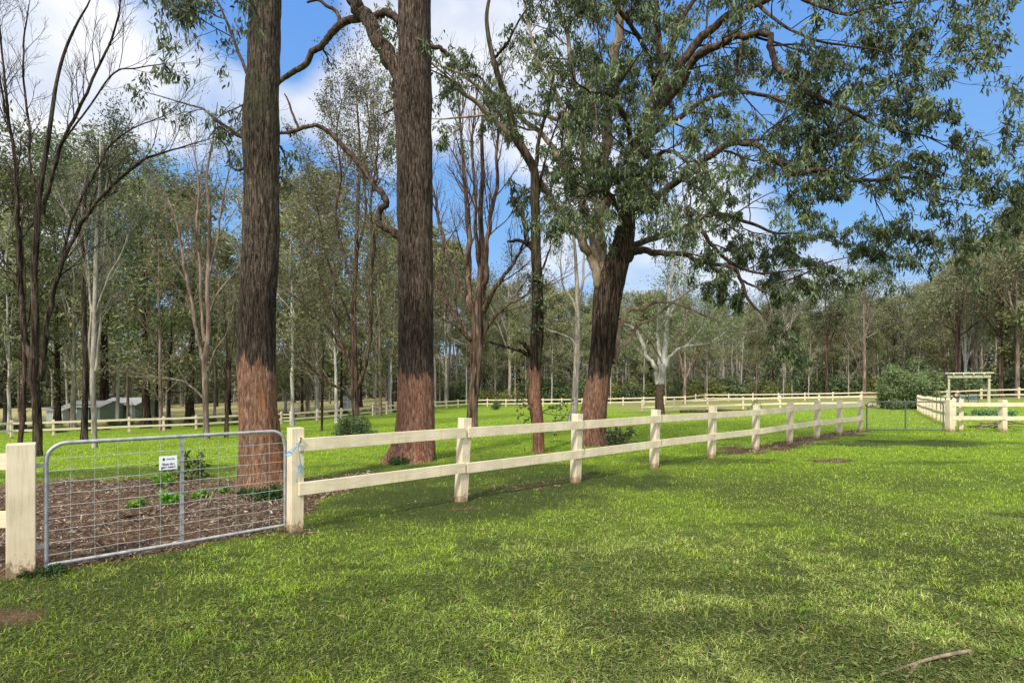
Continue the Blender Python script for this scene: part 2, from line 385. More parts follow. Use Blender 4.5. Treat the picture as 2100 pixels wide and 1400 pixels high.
for (px, py, rad, amp) in [(110, 130, 17, .34), (330, 230, 11, .30), (480, 260, 7, .16), (730, 120, 11, .34), (1020, 200, 13, .30), (640, 250, 8, .2), (1040, 560, 9, .22), (1620, 400, 11, .22), (1800, 560, 8, .14), (1350, 450, 12, .16), (-200, 300, 18, .3),
                           (430, 10, 11, -.50), (600, 20, 7, -.35), (960, 440, 9, -.4), (430, 430, 12, -.45), (640, 400, 8, -.3), (250, 420, 8, -.2), (1500, 50, 16, -.2), (1900, 150, 18, -.35), (1960, 420, 7, -.15)]:
    d = skydir(px, py); dp = nt.nodes.new('ShaderNodeVectorMath'); dp.operation = 'DOT_PRODUCT'
    nt.links.new(Dn, dp.inputs[0]); dp.inputs[1].default_value = tuple(d)
    mr = nt.nodes.new('ShaderNodeMapRange'); mr.interpolation_type = 'SMOOTHSTEP'
    mr.inputs['From Min'].default_value = math.cos(R(rad)); mr.inputs['From Max'].default_value = 1.0
    mr.inputs['To Min'].default_value = 0; mr.inputs['To Max'].default_value = amp; nt.links.new(dp.outputs['Value'], mr.inputs['Value'])
    acc = mr.outputs[0] if acc is None else math_(nt, 'ADD', acc, mr.outputs[0])
cm = math_(nt, 'ADD', math_(nt, 'ADD', math_(nt, 'MULTIPLY', cn, .8), math_(nt, 'MULTIPLY', cn2, .2)), acc)
mask = ramp(nt, cm, [(.47, (0, 0, 0)), (.60, (.40, .40, .40)), (.78, (.92, .92, .92))])
shade = ramp(nt, noise(nt, mp.outputs[0], 4.2, 5, .55, .2), [(.35, (5.0, 5.4, 6.3)), (.6, (7.4, 7.4, 7.4))])
sepd = nt.nodes.new('ShaderNodeSeparateXYZ'); nt.links.new(Dn, sepd.inputs[0])
tint = ramp(nt, sepd.outputs[2], [(0.0, (.95, .95, 1.0)), (.30, (.62, .80, 1.15)), (.75, (.50, .68, 1.1))])
blue = mixc(nt, 1, sky.outputs[0], tint, 'MULTIPLY')
blue2 = mixc(nt, .9, blue, ramp(nt, sepd.outputs[2], [(.02, (3.3, 4.6, 6.2)), (.25, (1.7, 3.5, 6.3)), (.55, (1.05, 2.6, 6.0)), (.8, (.85, 2.3, 5.6))]))
cc = mixc(nt, mask, blue2, shade)
# unseen bright cloud added behind the viewer and overhead as soft fill light
bk = math_(nt, 'MULTIPLY', math_(nt, 'SUBTRACT', -.05, sepd.outputs[1]), 1.6, True)
hi = math_(nt, 'MULTIPLY', math_(nt, 'SUBTRACT', sepd.outputs[2], .62), 5, True)
hi = math_(nt, 'MULTIPLY', math_(nt, 'MAXIMUM', bk, hi), math_(nt, 'MULTIPLY', sepd.outputs[2], 6, True))
cc = mixc(nt, hi, cc, ramp(nt, cn, [(.3, (9.5, 9.6, 10)), (.7, (16, 15.6, 15))]))
bg = nt.nodes.new('ShaderNodeBackground'); bg.inputs[1].default_value = .15; nt.links.new(cc, bg.inputs[0])
wo = nt.nodes.new('ShaderNodeOutputWorld'); nt.links.new(bg.outputs[0], wo.inputs[0])
sd = bpy.data.lights.new('sun', 'SUN'); sd.energy = 4.6; sd.angle = R(7); sd.color = (1, .95, .86)
so = bpy.data.objects.new('sun', sd); COL.objects.link(so)
sv = Vector((math.sin(R(SUN_AZ)) * math.cos(R(SUN_EL)), math.cos(R(SUN_AZ)) * math.cos(R(SUN_EL)), math.sin(R(SUN_EL))))
so.rotation_euler = sv.to_track_quat('Z', 'Y').to_euler(); so.location = sv * 50

# ------------------------------------------------------------------ camera
cd = bpy.data.cameras.new('camera'); cam = bpy.data.objects.new('camera', cd); COL.objects.link(cam); S.camera = cam
cam.location = (0, 0, CH); cam.rotation_euler = (R(90), 0, 0); cd.sensor_width = 36; cd.lens = F / 2100 * 36
cd.shift_y = (HY - 700) / 2100; cd.clip_end = 4000; cd.clip_start = .05
S.view_settings.view_transform = 'Standard'; S.view_settings.look = 'None'; S.view_settings.exposure = 0
S.render.resolution_x = 1024; S.render.resolution_y = 682
S.cycles.max_bounces = 5; S.cycles.diffuse_bounces = 3; S.cycles.glossy_bounces = 2; S.cycles.transmission_bounces = 2; S.cycles.use_adaptive_sampling = True

# ------------------------------------------------------------------ ground zones
GL0 = np.array([-4.51, 5.2]); GL1 = np.array([-2.6, 6.73]); gdir = (GL1 - GL0) / np.linalg.norm(GL1 - GL0); gn = np.array([-gdir[1], gdir[0]])
def seg_dist(x, y, a, b):
    a = np.array(a, float); b = np.array(b, float); d = b - a; t = np.clip(((x - a[0]) * d[0] + (y - a[1]) * d[1]) / d.dot(d), 0, 1)
    return np.hypot(x - a[0] - t * d[0], y - a[1] - t * d[1])
def zones(x, y):
    nb = (fbm(x * 1.1, y * 1.1, 4, 11) - .5); nf = (fbm(x * 4, y * 4, 3, 21) - .5)
    # bark mulch behind the gate around the left trunk
    s = (x - GL0[0]) * gn[0] + (y - GL0[1]) * gn[1]        # distance behind the gate line
    m = sstep(-.12, .15, s + nf * .5) * (1 - sstep(-3.05, -2.7, x + nb * .9 - (y - 9) * .08 * (y > 9))) * (1 - sstep(10.6, 12.0, y + nb * 2.5)) * sstep(-11, -9, x + nb * 2)
    m = np.maximum(m, .7 * (1 - sstep(.25, .75, seg_dist(x, y, (5.0, 14.1), (13.5, 21.9)) + nb * 1.5 - .1)) * sstep(4, 6.5, x))
    m = np.maximum(m, .45 * (1 - sstep(.02, .2, seg_dist(x, y, (-1.9, 7.9), (1.5, 11.0)) + nb * 1.5)))
    m = np.maximum(m, .9 * (1 - sstep(.8, 1.2, np.hypot((x + 3.95) / .42, (y - 4.24) / .17) + nb)))
    for px, py, rx, ry in ((950, 1042, .22, .12), (1341, 968, .2, .12), (1459, 946, .2, .12), (600, 1092, .26, .13), (1700, 945, .6, .35), (50, 1178, .15, .1)):
        Y = CH * F / (py - HY); X = (px - CX) / F * Y
        m = np.maximum(m, .8 * (1 - sstep(.6, 1.3, np.hypot((x - X) / rx, (y - Y) / ry) + nb)))
    # tree shade and dapples painted in as darker, thinner grass with litter
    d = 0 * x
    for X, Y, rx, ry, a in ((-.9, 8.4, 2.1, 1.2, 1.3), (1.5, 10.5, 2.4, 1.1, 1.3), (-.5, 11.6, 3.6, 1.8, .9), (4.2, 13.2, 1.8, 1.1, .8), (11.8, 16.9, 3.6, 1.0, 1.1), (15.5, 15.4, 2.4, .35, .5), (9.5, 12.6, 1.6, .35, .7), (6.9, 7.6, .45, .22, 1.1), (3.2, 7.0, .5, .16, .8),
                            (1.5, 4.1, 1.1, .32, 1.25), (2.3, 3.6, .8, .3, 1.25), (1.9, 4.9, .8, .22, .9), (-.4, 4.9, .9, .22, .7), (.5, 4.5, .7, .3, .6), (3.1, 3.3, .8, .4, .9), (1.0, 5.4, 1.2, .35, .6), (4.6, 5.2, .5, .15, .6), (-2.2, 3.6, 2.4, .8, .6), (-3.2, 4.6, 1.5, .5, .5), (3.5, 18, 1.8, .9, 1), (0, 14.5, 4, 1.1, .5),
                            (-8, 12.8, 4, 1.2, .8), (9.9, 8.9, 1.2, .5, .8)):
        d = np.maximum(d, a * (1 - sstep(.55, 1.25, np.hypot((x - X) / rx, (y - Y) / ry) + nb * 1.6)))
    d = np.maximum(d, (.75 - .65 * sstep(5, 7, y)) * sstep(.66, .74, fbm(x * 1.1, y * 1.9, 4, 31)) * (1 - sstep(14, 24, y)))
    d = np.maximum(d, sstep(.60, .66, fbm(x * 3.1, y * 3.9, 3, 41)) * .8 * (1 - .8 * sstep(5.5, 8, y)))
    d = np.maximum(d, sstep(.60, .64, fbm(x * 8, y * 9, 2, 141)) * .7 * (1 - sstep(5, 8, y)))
    lush = sstep(.35, .65, fbm(x * .5, y * .5, 4, 51)) 
    lush = np.maximum(lush * .55, sstep(9, 14, y) * .95)          # paddock behind and far lawn are brighter
    front = 1 - sstep(4.0, 8.5, y)
    lush = lush * (1 - .5 * front)
    dry = sstep(.42, .62, fbm(x * .7 + 3, y * .7, 4, 61)) * (1 - sstep(8, 13, y)) * sstep(-2.5, 1, x)
    return np.clip(m, 0, 1), np.clip(d, 0, 1), np.clip(lush, 0, 1), np.clip(dry, 0, 1)

# ground mesh: one sheet, fine near the camera and coarse at the horizon
def axis(a, b, near, far_, s0):
    out = [0.0]; s = s0
    while out[-1] < near: out.append(out[-1] + s)
    while out[-1] < far_: s *= 1.045; out.append(out[-1] + s)
    return np.array(out)
px_ = axis(0, 0, 8, 1500, .16); xs = np.r_[-px_[::-1][:-1], px_]; ys = np.r_[-axis(0, 0, 2, 60, .8)[::-1][:-1], axis(0, 0, 26, 1800, .16)]
GX, GY = np.meshgrid(xs, ys, indexing='ij'); GZ = gz(GX.ravel(), GY.ravel()).reshape(GX.shape)
GZ = GZ + (fbm(GX * 2.2, GY * 2.2, 3, 77) - .5) * .05 * (1 - sstep(20, 35, GY))
A = Acc(); ni, nj = GX.shape; I, J = np.meshgrid(np.arange(ni - 1), np.arange(nj - 1), indexing='ij')
q = np.stack([I * nj + J, (I + 1) * nj + J, (I + 1) * nj + J + 1, I * nj + J + 1], -1).reshape(-1, 4)
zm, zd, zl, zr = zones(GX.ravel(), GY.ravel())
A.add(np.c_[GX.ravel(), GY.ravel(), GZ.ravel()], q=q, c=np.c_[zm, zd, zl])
m, nt, out = newmat('ground_soil_and_turf')
at_ = N(nt, 'ShaderNodeAttribute', attribute_name='Col'); se = N(nt, 'ShaderNodeSeparateColor'); nt.links.new(at_.outputs['Color'], se.inputs[0])
v = mapping(nt, (1, 1, 1)); nA = noise(nt, v, .35, 6, .65); nB = noise(nt, v, 3.5, 8, .7); nC = noise(nt, v, 22, 8, .75); nD = noise(nt, v, 90, 4, .7)
lawn = ramp(nt, nB, [(.32, (.085, .145, .016)), (.5, (.175, .27, .024)), (.68, (.26, .34, .042))])
lawn = mixc(nt, 1, lawn, ramp(nt, nC, [(.3, (.45, .5, .4)), (.6, (1.15, 1.15, 1.1))]), 'MULTIPLY')
lawn = mixc(nt, ramp(nt, nA, [(.56, (0, 0, 0)), (.68, (.45, .45, .45))]), lawn, mixc(nt, 1, lawn, (.55, .66, .5), 'MULTIPLY'))
soil = ramp(nt, nC, [(.3, (.022, .032, .007)), (.55, (.08, .105, .024)), (.75, (.17, .20, .055))])
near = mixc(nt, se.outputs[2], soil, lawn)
near = mixc(nt, math_(nt, 'MULTIPLY', se.outputs[1], .9), near, mixc(nt, .5, soil, (.02, .035, .010)))  # painted tree shade darkens the ground colour here
mul = ramp(nt, nC, [(.28, (.05, .028, .017)), (.5, (.135, .078, .048)), (.72, (.23, .15, .10))])
mul = mixc(nt, 1, mul, ramp(nt, nB, [(.3, (.6, .6, .6)), (.65, (1.2, 1.2, 1.2))]), 'MULTIPLY')
edge = math_(nt, 'ADD', se.outputs[0], math_(nt, 'MULTIPLY', math_(nt, 'SUBTRACT', nC, .5), 1.1))
c = mixc(nt, ramp(nt, edge, [(.42, (0, 0, 0)), (.56, (1, 1, 1))]), near, mul)
# dry pale pasture beyond the left fence, forest floor far away
tcn = nt.nodes.new('ShaderNodeTexCoord'); sp = nt.nodes.new('ShaderNodeSeparateXYZ'); nt.links.new(tcn.outputs['Object'], sp.inputs[0])
past = ramp(nt, nB, [(.3, (.16, .17, .06)), (.6, (.36, .31, .15))])
kf = math_(nt, 'MULTIPLY', math_(nt, 'SUBTRACT', math_(nt, 'SUBTRACT', sp.outputs[1], math_(nt, 'MULTIPLY', sp.outputs[0], .62)), 78), .12, True)
kl = math_(nt, 'MULTIPLY', math_(nt, 'SUBTRACT', -10, sp.outputs[0]), .1, True)
c = mixc(nt, math_(nt, 'MULTIPLY', kf, kl), c, past)
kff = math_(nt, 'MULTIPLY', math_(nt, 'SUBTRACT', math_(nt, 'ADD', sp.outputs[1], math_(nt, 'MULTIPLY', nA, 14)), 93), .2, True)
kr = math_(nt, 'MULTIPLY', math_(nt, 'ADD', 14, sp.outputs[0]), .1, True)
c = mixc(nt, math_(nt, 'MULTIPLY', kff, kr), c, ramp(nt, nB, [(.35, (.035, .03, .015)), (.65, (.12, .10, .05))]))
# worn, dry ground between the two far fences
kd = math_(nt, 'MULTIPLY', math_(nt, 'MULTIPLY', math_(nt, 'SUBTRACT', math_(nt, 'ADD', sp.outputs[1], math_(nt, 'MULTIPLY', nB, 10)), 60), .2, True), math_(nt, 'MULTIPLY', math_(nt, 'SUBTRACT', sp.outputs[0], 11), .2, True))
c = mixc(nt, math_(nt, 'MULTIPLY', kd, .7), c, ramp(nt, nB, [(.35, (.12, .14, .04)), (.6, (.27, .22, .13))]))
principled(nt, out, c, .95, math_(nt, 'ADD', nC, math_(nt, 'MULTIPLY', nD, .4)), .9, .04, spec=.1)
g = mobj('ground', A.mesh('ground', m)); tag(g, kind='structure')

# ------------------------------------------------------------------ grass, litter
GC = {'bright': (.31, .43, .028), 'mid': (.30, .40, .042), 'olive': (.44, .50, .13), 'dark': (.028, .060, .010), 'pale': (.33, .34, .15)}
def sample_ground(n, y0, y1, wide=1.15, power=1.0):
    s0, s1 = 1 / y1 ** power, 1 / y0 ** power
    Y = (1 / (s0 + (s1 - s0) * rng.random(n))) ** (1 / power)
    X = (rng.random(n) * 2 - 1) * (.92 * Y * wide + 2.2); return X, Y
def grass():
    A = Acc()
    X, Y = sample_ground(760000, 2.2, 48, 1.12, .85)
    m, d, l, dr = zones(X, Y)
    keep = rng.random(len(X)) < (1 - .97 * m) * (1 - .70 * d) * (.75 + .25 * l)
    X, Y, m, d, l, dr = (a[keep] for a in (X, Y, m, d, l, dr)); n = len(X)
    tuft = sstep(.62, .78, fbm(X * 3.3, Y * 3.3, 3, 91)) * (rng.random(n) < .6)
    far = np.maximum(1, Y / 8.0)
    h = (.013 + .028 * rng.random(n) ** 1.5) * (1 + .7 * tuft) * (1 + .25 * l) * far ** .35
    wd = (.0032 + .0040 * rng.random(n)) * far ** .95
    c = np.zeros((n, 3)); rr = rng.random((n, 1))
    base = np.array(GC['mid']) * (1 - l[:, None]) + np.array(GC['bright']) * l[:, None]
    c = base * (.6 + .8 * rr)
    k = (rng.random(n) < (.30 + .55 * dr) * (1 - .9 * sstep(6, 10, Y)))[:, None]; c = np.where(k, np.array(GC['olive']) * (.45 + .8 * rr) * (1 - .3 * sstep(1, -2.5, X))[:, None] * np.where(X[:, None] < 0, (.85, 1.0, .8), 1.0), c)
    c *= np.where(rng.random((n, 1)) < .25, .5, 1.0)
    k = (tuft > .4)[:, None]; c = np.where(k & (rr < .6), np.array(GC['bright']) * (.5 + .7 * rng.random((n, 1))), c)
    c = c * (1 - .55 * d[:, None])  # blades darkened where tree shade is painted
    c *= (.92 + .3 * fbm(X * .8, Y * .8, 3, 101))[:, None]
    an = rng.random(n) * 2 * np.pi; ln = rng.uniform(.3, 2.4, n)
    dx, dy = np.cos(an) * ln, np.sin(an) * ln; sx, sy = -np.sin(an + rng.normal(0, .6, n)), np.cos(an)
    z = gz_fast(X, Y); P = np.c_[X, Y, z - .004]; Sd = np.c_[sx, sy, 0 * sx] * wd[:, None] * .5
    mid = P + np.c_[dx * h * .35, dy * h * .35, h * .65]; tip = P + np.c_[dx * h, dy * h, h * rng.uniform(.6, 1.05, n)]
    v = np.stack([P - Sd, P + Sd, mid + Sd * .8, mid - Sd * .8, tip], 1)
    b = np.arange(n)[:, None] * 5
    A.add(v.reshape(-1, 3), q=b + np.array([0, 1, 2, 3]), t=b + np.array([3, 2, 4]), c=np.repeat(c, 5, 0))
    # taller isolated tufts
    T = 900; X, Y = sample_ground(T, 2.8, 22, 1.1, 1.0); m, d, l, dr = zones(X, Y); kk = (m < .3) & (vnoise(X * .9, Y * .9, 9) > .42); X, Y = X[kk], Y[kk]
    k = 26; Xt = np.repeat(X, k) + rng.normal(0, .030, len(X) * k); Yt = np.repeat(Y, k) + rng.normal(0, .030, len(X) * k); n = len(Xt)
    sc = np.repeat(rng.uniform(.4, 1.15, len(X)), k); h = rng.uniform(.03, .07, n) * sc; an = rng.random(n) * 6.283; ln = rng.uniform(.25, 1.2, n)
    P = np.c_[Xt, Yt, gz_fast(Xt, Yt) - .004]; Sd = np.c_[-np.sin(an), np.cos(an), 0 * an] * (.0032 + .0014 * rng.random(n))[:, None] * np.maximum(1, Yt / 8)[:, None]
    mid = P + np.c_[np.cos(an) * ln * h * .4, np.sin(an) * ln * h * .4, h * .65]; tip = P + np.c_[np.cos(an) * ln * h, np.sin(an) * ln * h, h * .8]
    c = np.array([.19, .30, .035]) * rng.uniform(.55, 1.25, (n, 1)); b = np.arange(n)[:, None] * 5
    A.add(np.stack([P - Sd, P + Sd, mid + Sd * .8, mid - Sd * .8, tip], 1).reshape(-1, 3), q=b + np.array([0, 1, 2, 3]), t=b + np.array([3, 2, 4]), c=np.repeat(c, 5, 0))
    o = mobj('grass', A.mesh('grass', M['grass'])); tag(o, 'short mown green grass with brighter tufts across the lawn and paddock', 'grass', kind='stuff')
# fast height lookup
from math import floor
_gx = np.linspace(-60, 60, 481); _gy = np.linspace(-5, 60, 261)
_GXX, _GYY = np.meshgrid(_gx, _gy, indexing='ij'); _GG = gz(_GXX, _GYY)
def gz_fast(x, y):
    fx = np.clip((x + 60) / .25, 0, 479.99); fy = np.clip((y + 5) / .25, 0, 259.99); i = fx.astype(int); j = fy.astype(int); a = fx - i; b = fy - j
    z = (_GG[i, j] * (1 - a) + _GG[i + 1, j] * a) * (1 - b) + (_GG[i, j + 1] * (1 - a) + _GG[i + 1, j + 1] * a) * b
    return z + (fbm(x * 2.2, y * 2.2, 3, 77) - .5) * .05 * (1 - sstep(20, 35, y))
grass()
def flat_bits(name, X, Y, L, W, C, lift, mat, label, cat, tilt=.25):
    n = len(X); A = Acc(); an = rng.random(n) * 6.283
    d = np.c_[np.cos(an), np.sin(an), rng.normal(0, tilt, n)]; s = np.c_[-np.sin(an), np.cos(an), rng.normal(0, tilt, n)]
    P = np.c_[X, Y, gz_fast(X, Y) + lift * rng.random(n) + .004]; Lh = L[:, None] / 2; Wh = W[:, None] / 2
    bend = np.c_[0 * X, 0 * X, L * rng.uniform(-.1, .2, n)]
    v = np.stack([P - d * Lh, P - d * Lh * .2 + s * Wh + bend, P + d * Lh, P + d * Lh * .1 - s * Wh + bend * .6], 1)
    A.add(v.reshape(-1, 3), q=np.arange(n)[:, None] * 4 + np.arange(4), c=np.repeat(C, 4, 0))
    o = mobj(name, A.mesh(name, mat, smooth=False)); tag(o, label, cat, kind='stuff')
# dead clippings over lawn
X, Y = sample_ground(380000, 2.2, 22, 1.12, 1.15); m, d, l, dr = zones(X, Y)
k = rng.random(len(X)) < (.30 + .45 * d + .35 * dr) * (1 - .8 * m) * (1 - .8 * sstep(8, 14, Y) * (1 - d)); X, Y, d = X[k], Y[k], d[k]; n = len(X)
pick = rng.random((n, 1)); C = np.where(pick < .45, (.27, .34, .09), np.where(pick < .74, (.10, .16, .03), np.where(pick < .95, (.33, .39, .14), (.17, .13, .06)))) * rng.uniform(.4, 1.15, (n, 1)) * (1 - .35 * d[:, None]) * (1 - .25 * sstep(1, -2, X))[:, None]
big_ = rng.random(n) < .05
fl_ = rng.random(n) < .012; C[fl_] = np.array([.30, .19, .10]) * rng.uniform(.5, 1.3, (fl_.sum(), 1)); big_ = big_ | fl_
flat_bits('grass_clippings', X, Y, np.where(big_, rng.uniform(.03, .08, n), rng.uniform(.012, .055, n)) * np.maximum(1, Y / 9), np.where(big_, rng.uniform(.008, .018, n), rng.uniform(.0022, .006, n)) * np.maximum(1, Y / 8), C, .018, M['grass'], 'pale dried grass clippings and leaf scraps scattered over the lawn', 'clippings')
# bark mulch
A_n = 190000; Xm = rng.uniform(-11, 14, A_n); Ym = rng.uniform(4.8, 22.5, A_n)
kk = (Xm < -1) & (Ym < 13) | (rng.random(A_n) < .8); Xm, Ym = Xm[kk], Ym[kk]
m, d, l, dr = zones(Xm, Ym); k = rng.random(len(Xm)) < m ** 1.5; Xm, Ym = Xm[k], Ym[k]
X2 = rng.uniform(-9, -1.6, 60000); Y2 = rng.uniform(5.2, 12.3, 60000); m, *_ = zones(X2, Y2); k = rng.random(60000) < m ** 1.5 * (.25 + .75 * sstep(.45, .6, fbm(X2 * 1.2, Y2 * 1.2, 3, 71) + (Y2 - 7.5) * .06)); Xm = np.r_[Xm, X2[k]]; Ym = np.r_[Ym, Y2[k]]
n = len(Xm); pick = rng.random((n, 1)); C = np.where(pick < .5, (.11, .07, .047), np.where(pick < .74, (.22, .155, .11), np.where(pick < .9, (.40, .31, .21), (.52, .45, .34)))) * rng.uniform(.5, 1.2, (n, 1))
big = rng.random(n) < .35
flat_bits('bark_mulch', Xm, Ym, np.where(big, rng.uniform(.05, .16, n), rng.uniform(.02, .06, n)), np.where(big, rng.uniform(.008, .02, n), rng.uniform(.006, .018, n)), C, .03, M['grass'], 'brown bark and curled dead leaf litter around the trunk behind the gate', 'mulch', .35)
print('ground done')

# ------------------------------------------------------------------ fences
def v3(p): return Vector(p)
def fence(name, label, pts, lean=None, group='cream post and rail fences', w=.15, h=1.24, side=-1, rails=((.97, .15), (.45, .15)), widths=None, detail=True, heights=None, roff=None, endang=None):
    """pts = list of (x,y); rails on the side of the camera"""
    P = [Vector((x, y, gz1(x, y))) for x, y in pts]
    d0 = P[1] - P[0]
    root = thing(name, P[0], label, 'fence', group)
    pm = bevel_box('post', w, w, h + .25, M['post'], .006, -.25)
    rm = bevel_box('rail', 1, .045, .15, M['rail'], .004, -.075)
    for i, p in enumerate(P):
        d = (P[min(i + 1, len(P) - 1)] - P[max(i - 1, 0)]); ang = math.atan2(d.y, d.x)
        if endang is not None and i == len(P) - 1: ang = endang
        me = pm if not widths or widths.get(i) is None else bevel_box('post', widths[i], widths[i], h + .22, M['post'], .006, -.25)
        o = mobj('post', me, root); o.location = p - P[0]
        ln = lean[i] if lean else random.uniform(-.6, .6)
        # lean along the line of the fence
        o.rotation_euler = Quaternion((-math.sin(ang), math.cos(ang), 0), R(ln)).to_matrix().to_4x4().to_euler() if 0 else (Matrix.Rotation(R(ln), 3, Vector((-math.sin(ang), math.cos(ang), 0))) @ Matrix.Rotation(ang, 3, 'Z')).to_euler()
        if i % 3 == 1: o.scale[2] = 1.015
        if i + 1 < len(P):
            a, b = P[i], P[i + 1]; dd = b - a; L = dd.length; an = math.atan2(dd.y, dd.x)
            nrm_ = Vector((-math.sin(an), math.cos(an), 0)) * side
            mid = (a + b) / 2; 
            if (nrm_.dot(Vector((0, 0, 0)) - Vector((mid.x, mid.y, 0))) < 0): nrm_ = -nrm_
            for (z, hh) in rails:
                if detail:
                    me = bevel_box('rail', L - .004, .045, hh, M['rail'], .004, -hh / 2)
                    # slight wobble so boards are not ruler straight
                    for v_ in me.vertices: v_.co.z += .006 * math.sin(v_.co.x * 2.1 + i) ; v_.co.y += .004 * math.sin(v_.co.x * 1.7 + i * 2)
                else: me = rm
                r_ = mobj('rail', me, root)
                leanx = math.tan(R(lean[i])) * z if lean else 0
                zz = z + hh / 2
                r_.location = mid - P[0] + nrm_ * ((w / 2 + .024) if roff is None else roff) + Vector((dd.x / L * leanx, dd.y / L * leanx, zz + random.uniform(-.006, .006)))
                r_.rotation_euler = (0, -math.asin(dd.z / L), an)
                if not detail: r_.scale[0] = L
    return root
def line_px(px, a, m):    # pixel column -> point on the line Y = a + m X
    u = (px - CX) / F; Y = a / (1 - m * u); return (u * Y, Y)
A0 = 6.74 + .935 * 2.6
near_pts = [line_px(p, A0, .935) for p in (605, 945, 1180, 1341, 1459, 1549, 1619, 1675, 1721, 1764)]
fence('paddock_fence', 'cream timber two rail fence running from the near gate to the far gate', near_pts, lean=[.3, 3.6, 2.6, 3.8, 3.4, 3.6, 3.2, 3.4, 3.2, .4])
fence('boundary_fence', 'short cream fence stub ending at the broad post left of the near gate', [(-9.6, 5.05), (-7.1, 5.1), (-4.53, 5.2)], widths={2: .205}, lean=[0, 0, 0], roff=0, endang=math.atan2(1.53, 1.91))
def run(pts, step=2.5):
    P = [np.array(p, float) for p in pts]; out = []
    for a, b in zip(P[:-1], P[1:]):
        L = np.linalg.norm(b - a); k = max(1, round(L / step))
        for i in range(k): out.append(tuple(a + (b - a) * i / k))
    out.append(tuple(P[-1])); return out
xy = lambda px, Y: ((px - CX) / F * Y, Y)
fence('paddock_fence', 'cream fence along the left side of the paddock in front of the green shed', run([xy(-60, 37), xy(24, 39.4), xy(402, 46), xy(577, 51.5)], 2.45), detail=False)
fence('paddock_fence', 'cream fence curving from beside the small white gate to the far paddock corner', run([xy(596, 52), xy(700, 57), xy(793, 65), xy(890, 74), xy(962, 80)], 2.6), detail=False)
fence('paddock_fence', 'distant cream fence running level in front of the forest behind the centre trunks', run([xy(962, 80), xy(1152, 79), xy(1405, 78)], 2.9), detail=False)
fence('paddock_fence', 'cream fence along the forest edge behind the bush and the shelter', run([xy(1405, 78), xy(1447, 84), xy(1768, 73), xy(2090, 58), xy(2250, 54)], 3.1), detail=False)
fence('paddock_fence', 'middle cream fence between the pale forked gum and the far gate', run([xy(1317, 55), xy(1451, 53), xy(1600, 51), xy(1765, 48)], 3.3), detail=False, rails=((.97, .14),(.45, .14)))
gfence = run([xy(1883, 42.5), xy(1971, 21.7)], 2.25)
fence('garden_fence', 'cream fence receding from the far gate post towards the leafy bush', gfence, detail=False, w=.14)
fence('garden_fence', 'cream fence right of the far gate with one broad post', [xy(1948, 21.5), (18.95, 21.75), (21.3, 21.9), (23.7, 22.0)], widths={0: .22, 1: .2}, lean=[0, 0, 0, 0])
# small white gate of the left fence
r0 = thing('paddock_gate', at(577, 51.5), 'small pale paddock gate between two posts of the left fence', 'gate')
b_ = Vector(at(596, 52)) - Vector(at(577, 51.5)); an = math.atan2(b_.y, b_.x)
me = bevel_box('rail', b_.length - .1, .04, .12, M['rail'], .004)
for z in (.3, .6, .9): 
    o = mobj('rail', me, r0); o.location = b_ / 2 + Vector((0, 0, z)); o.rotation_euler = (0, 0, an)

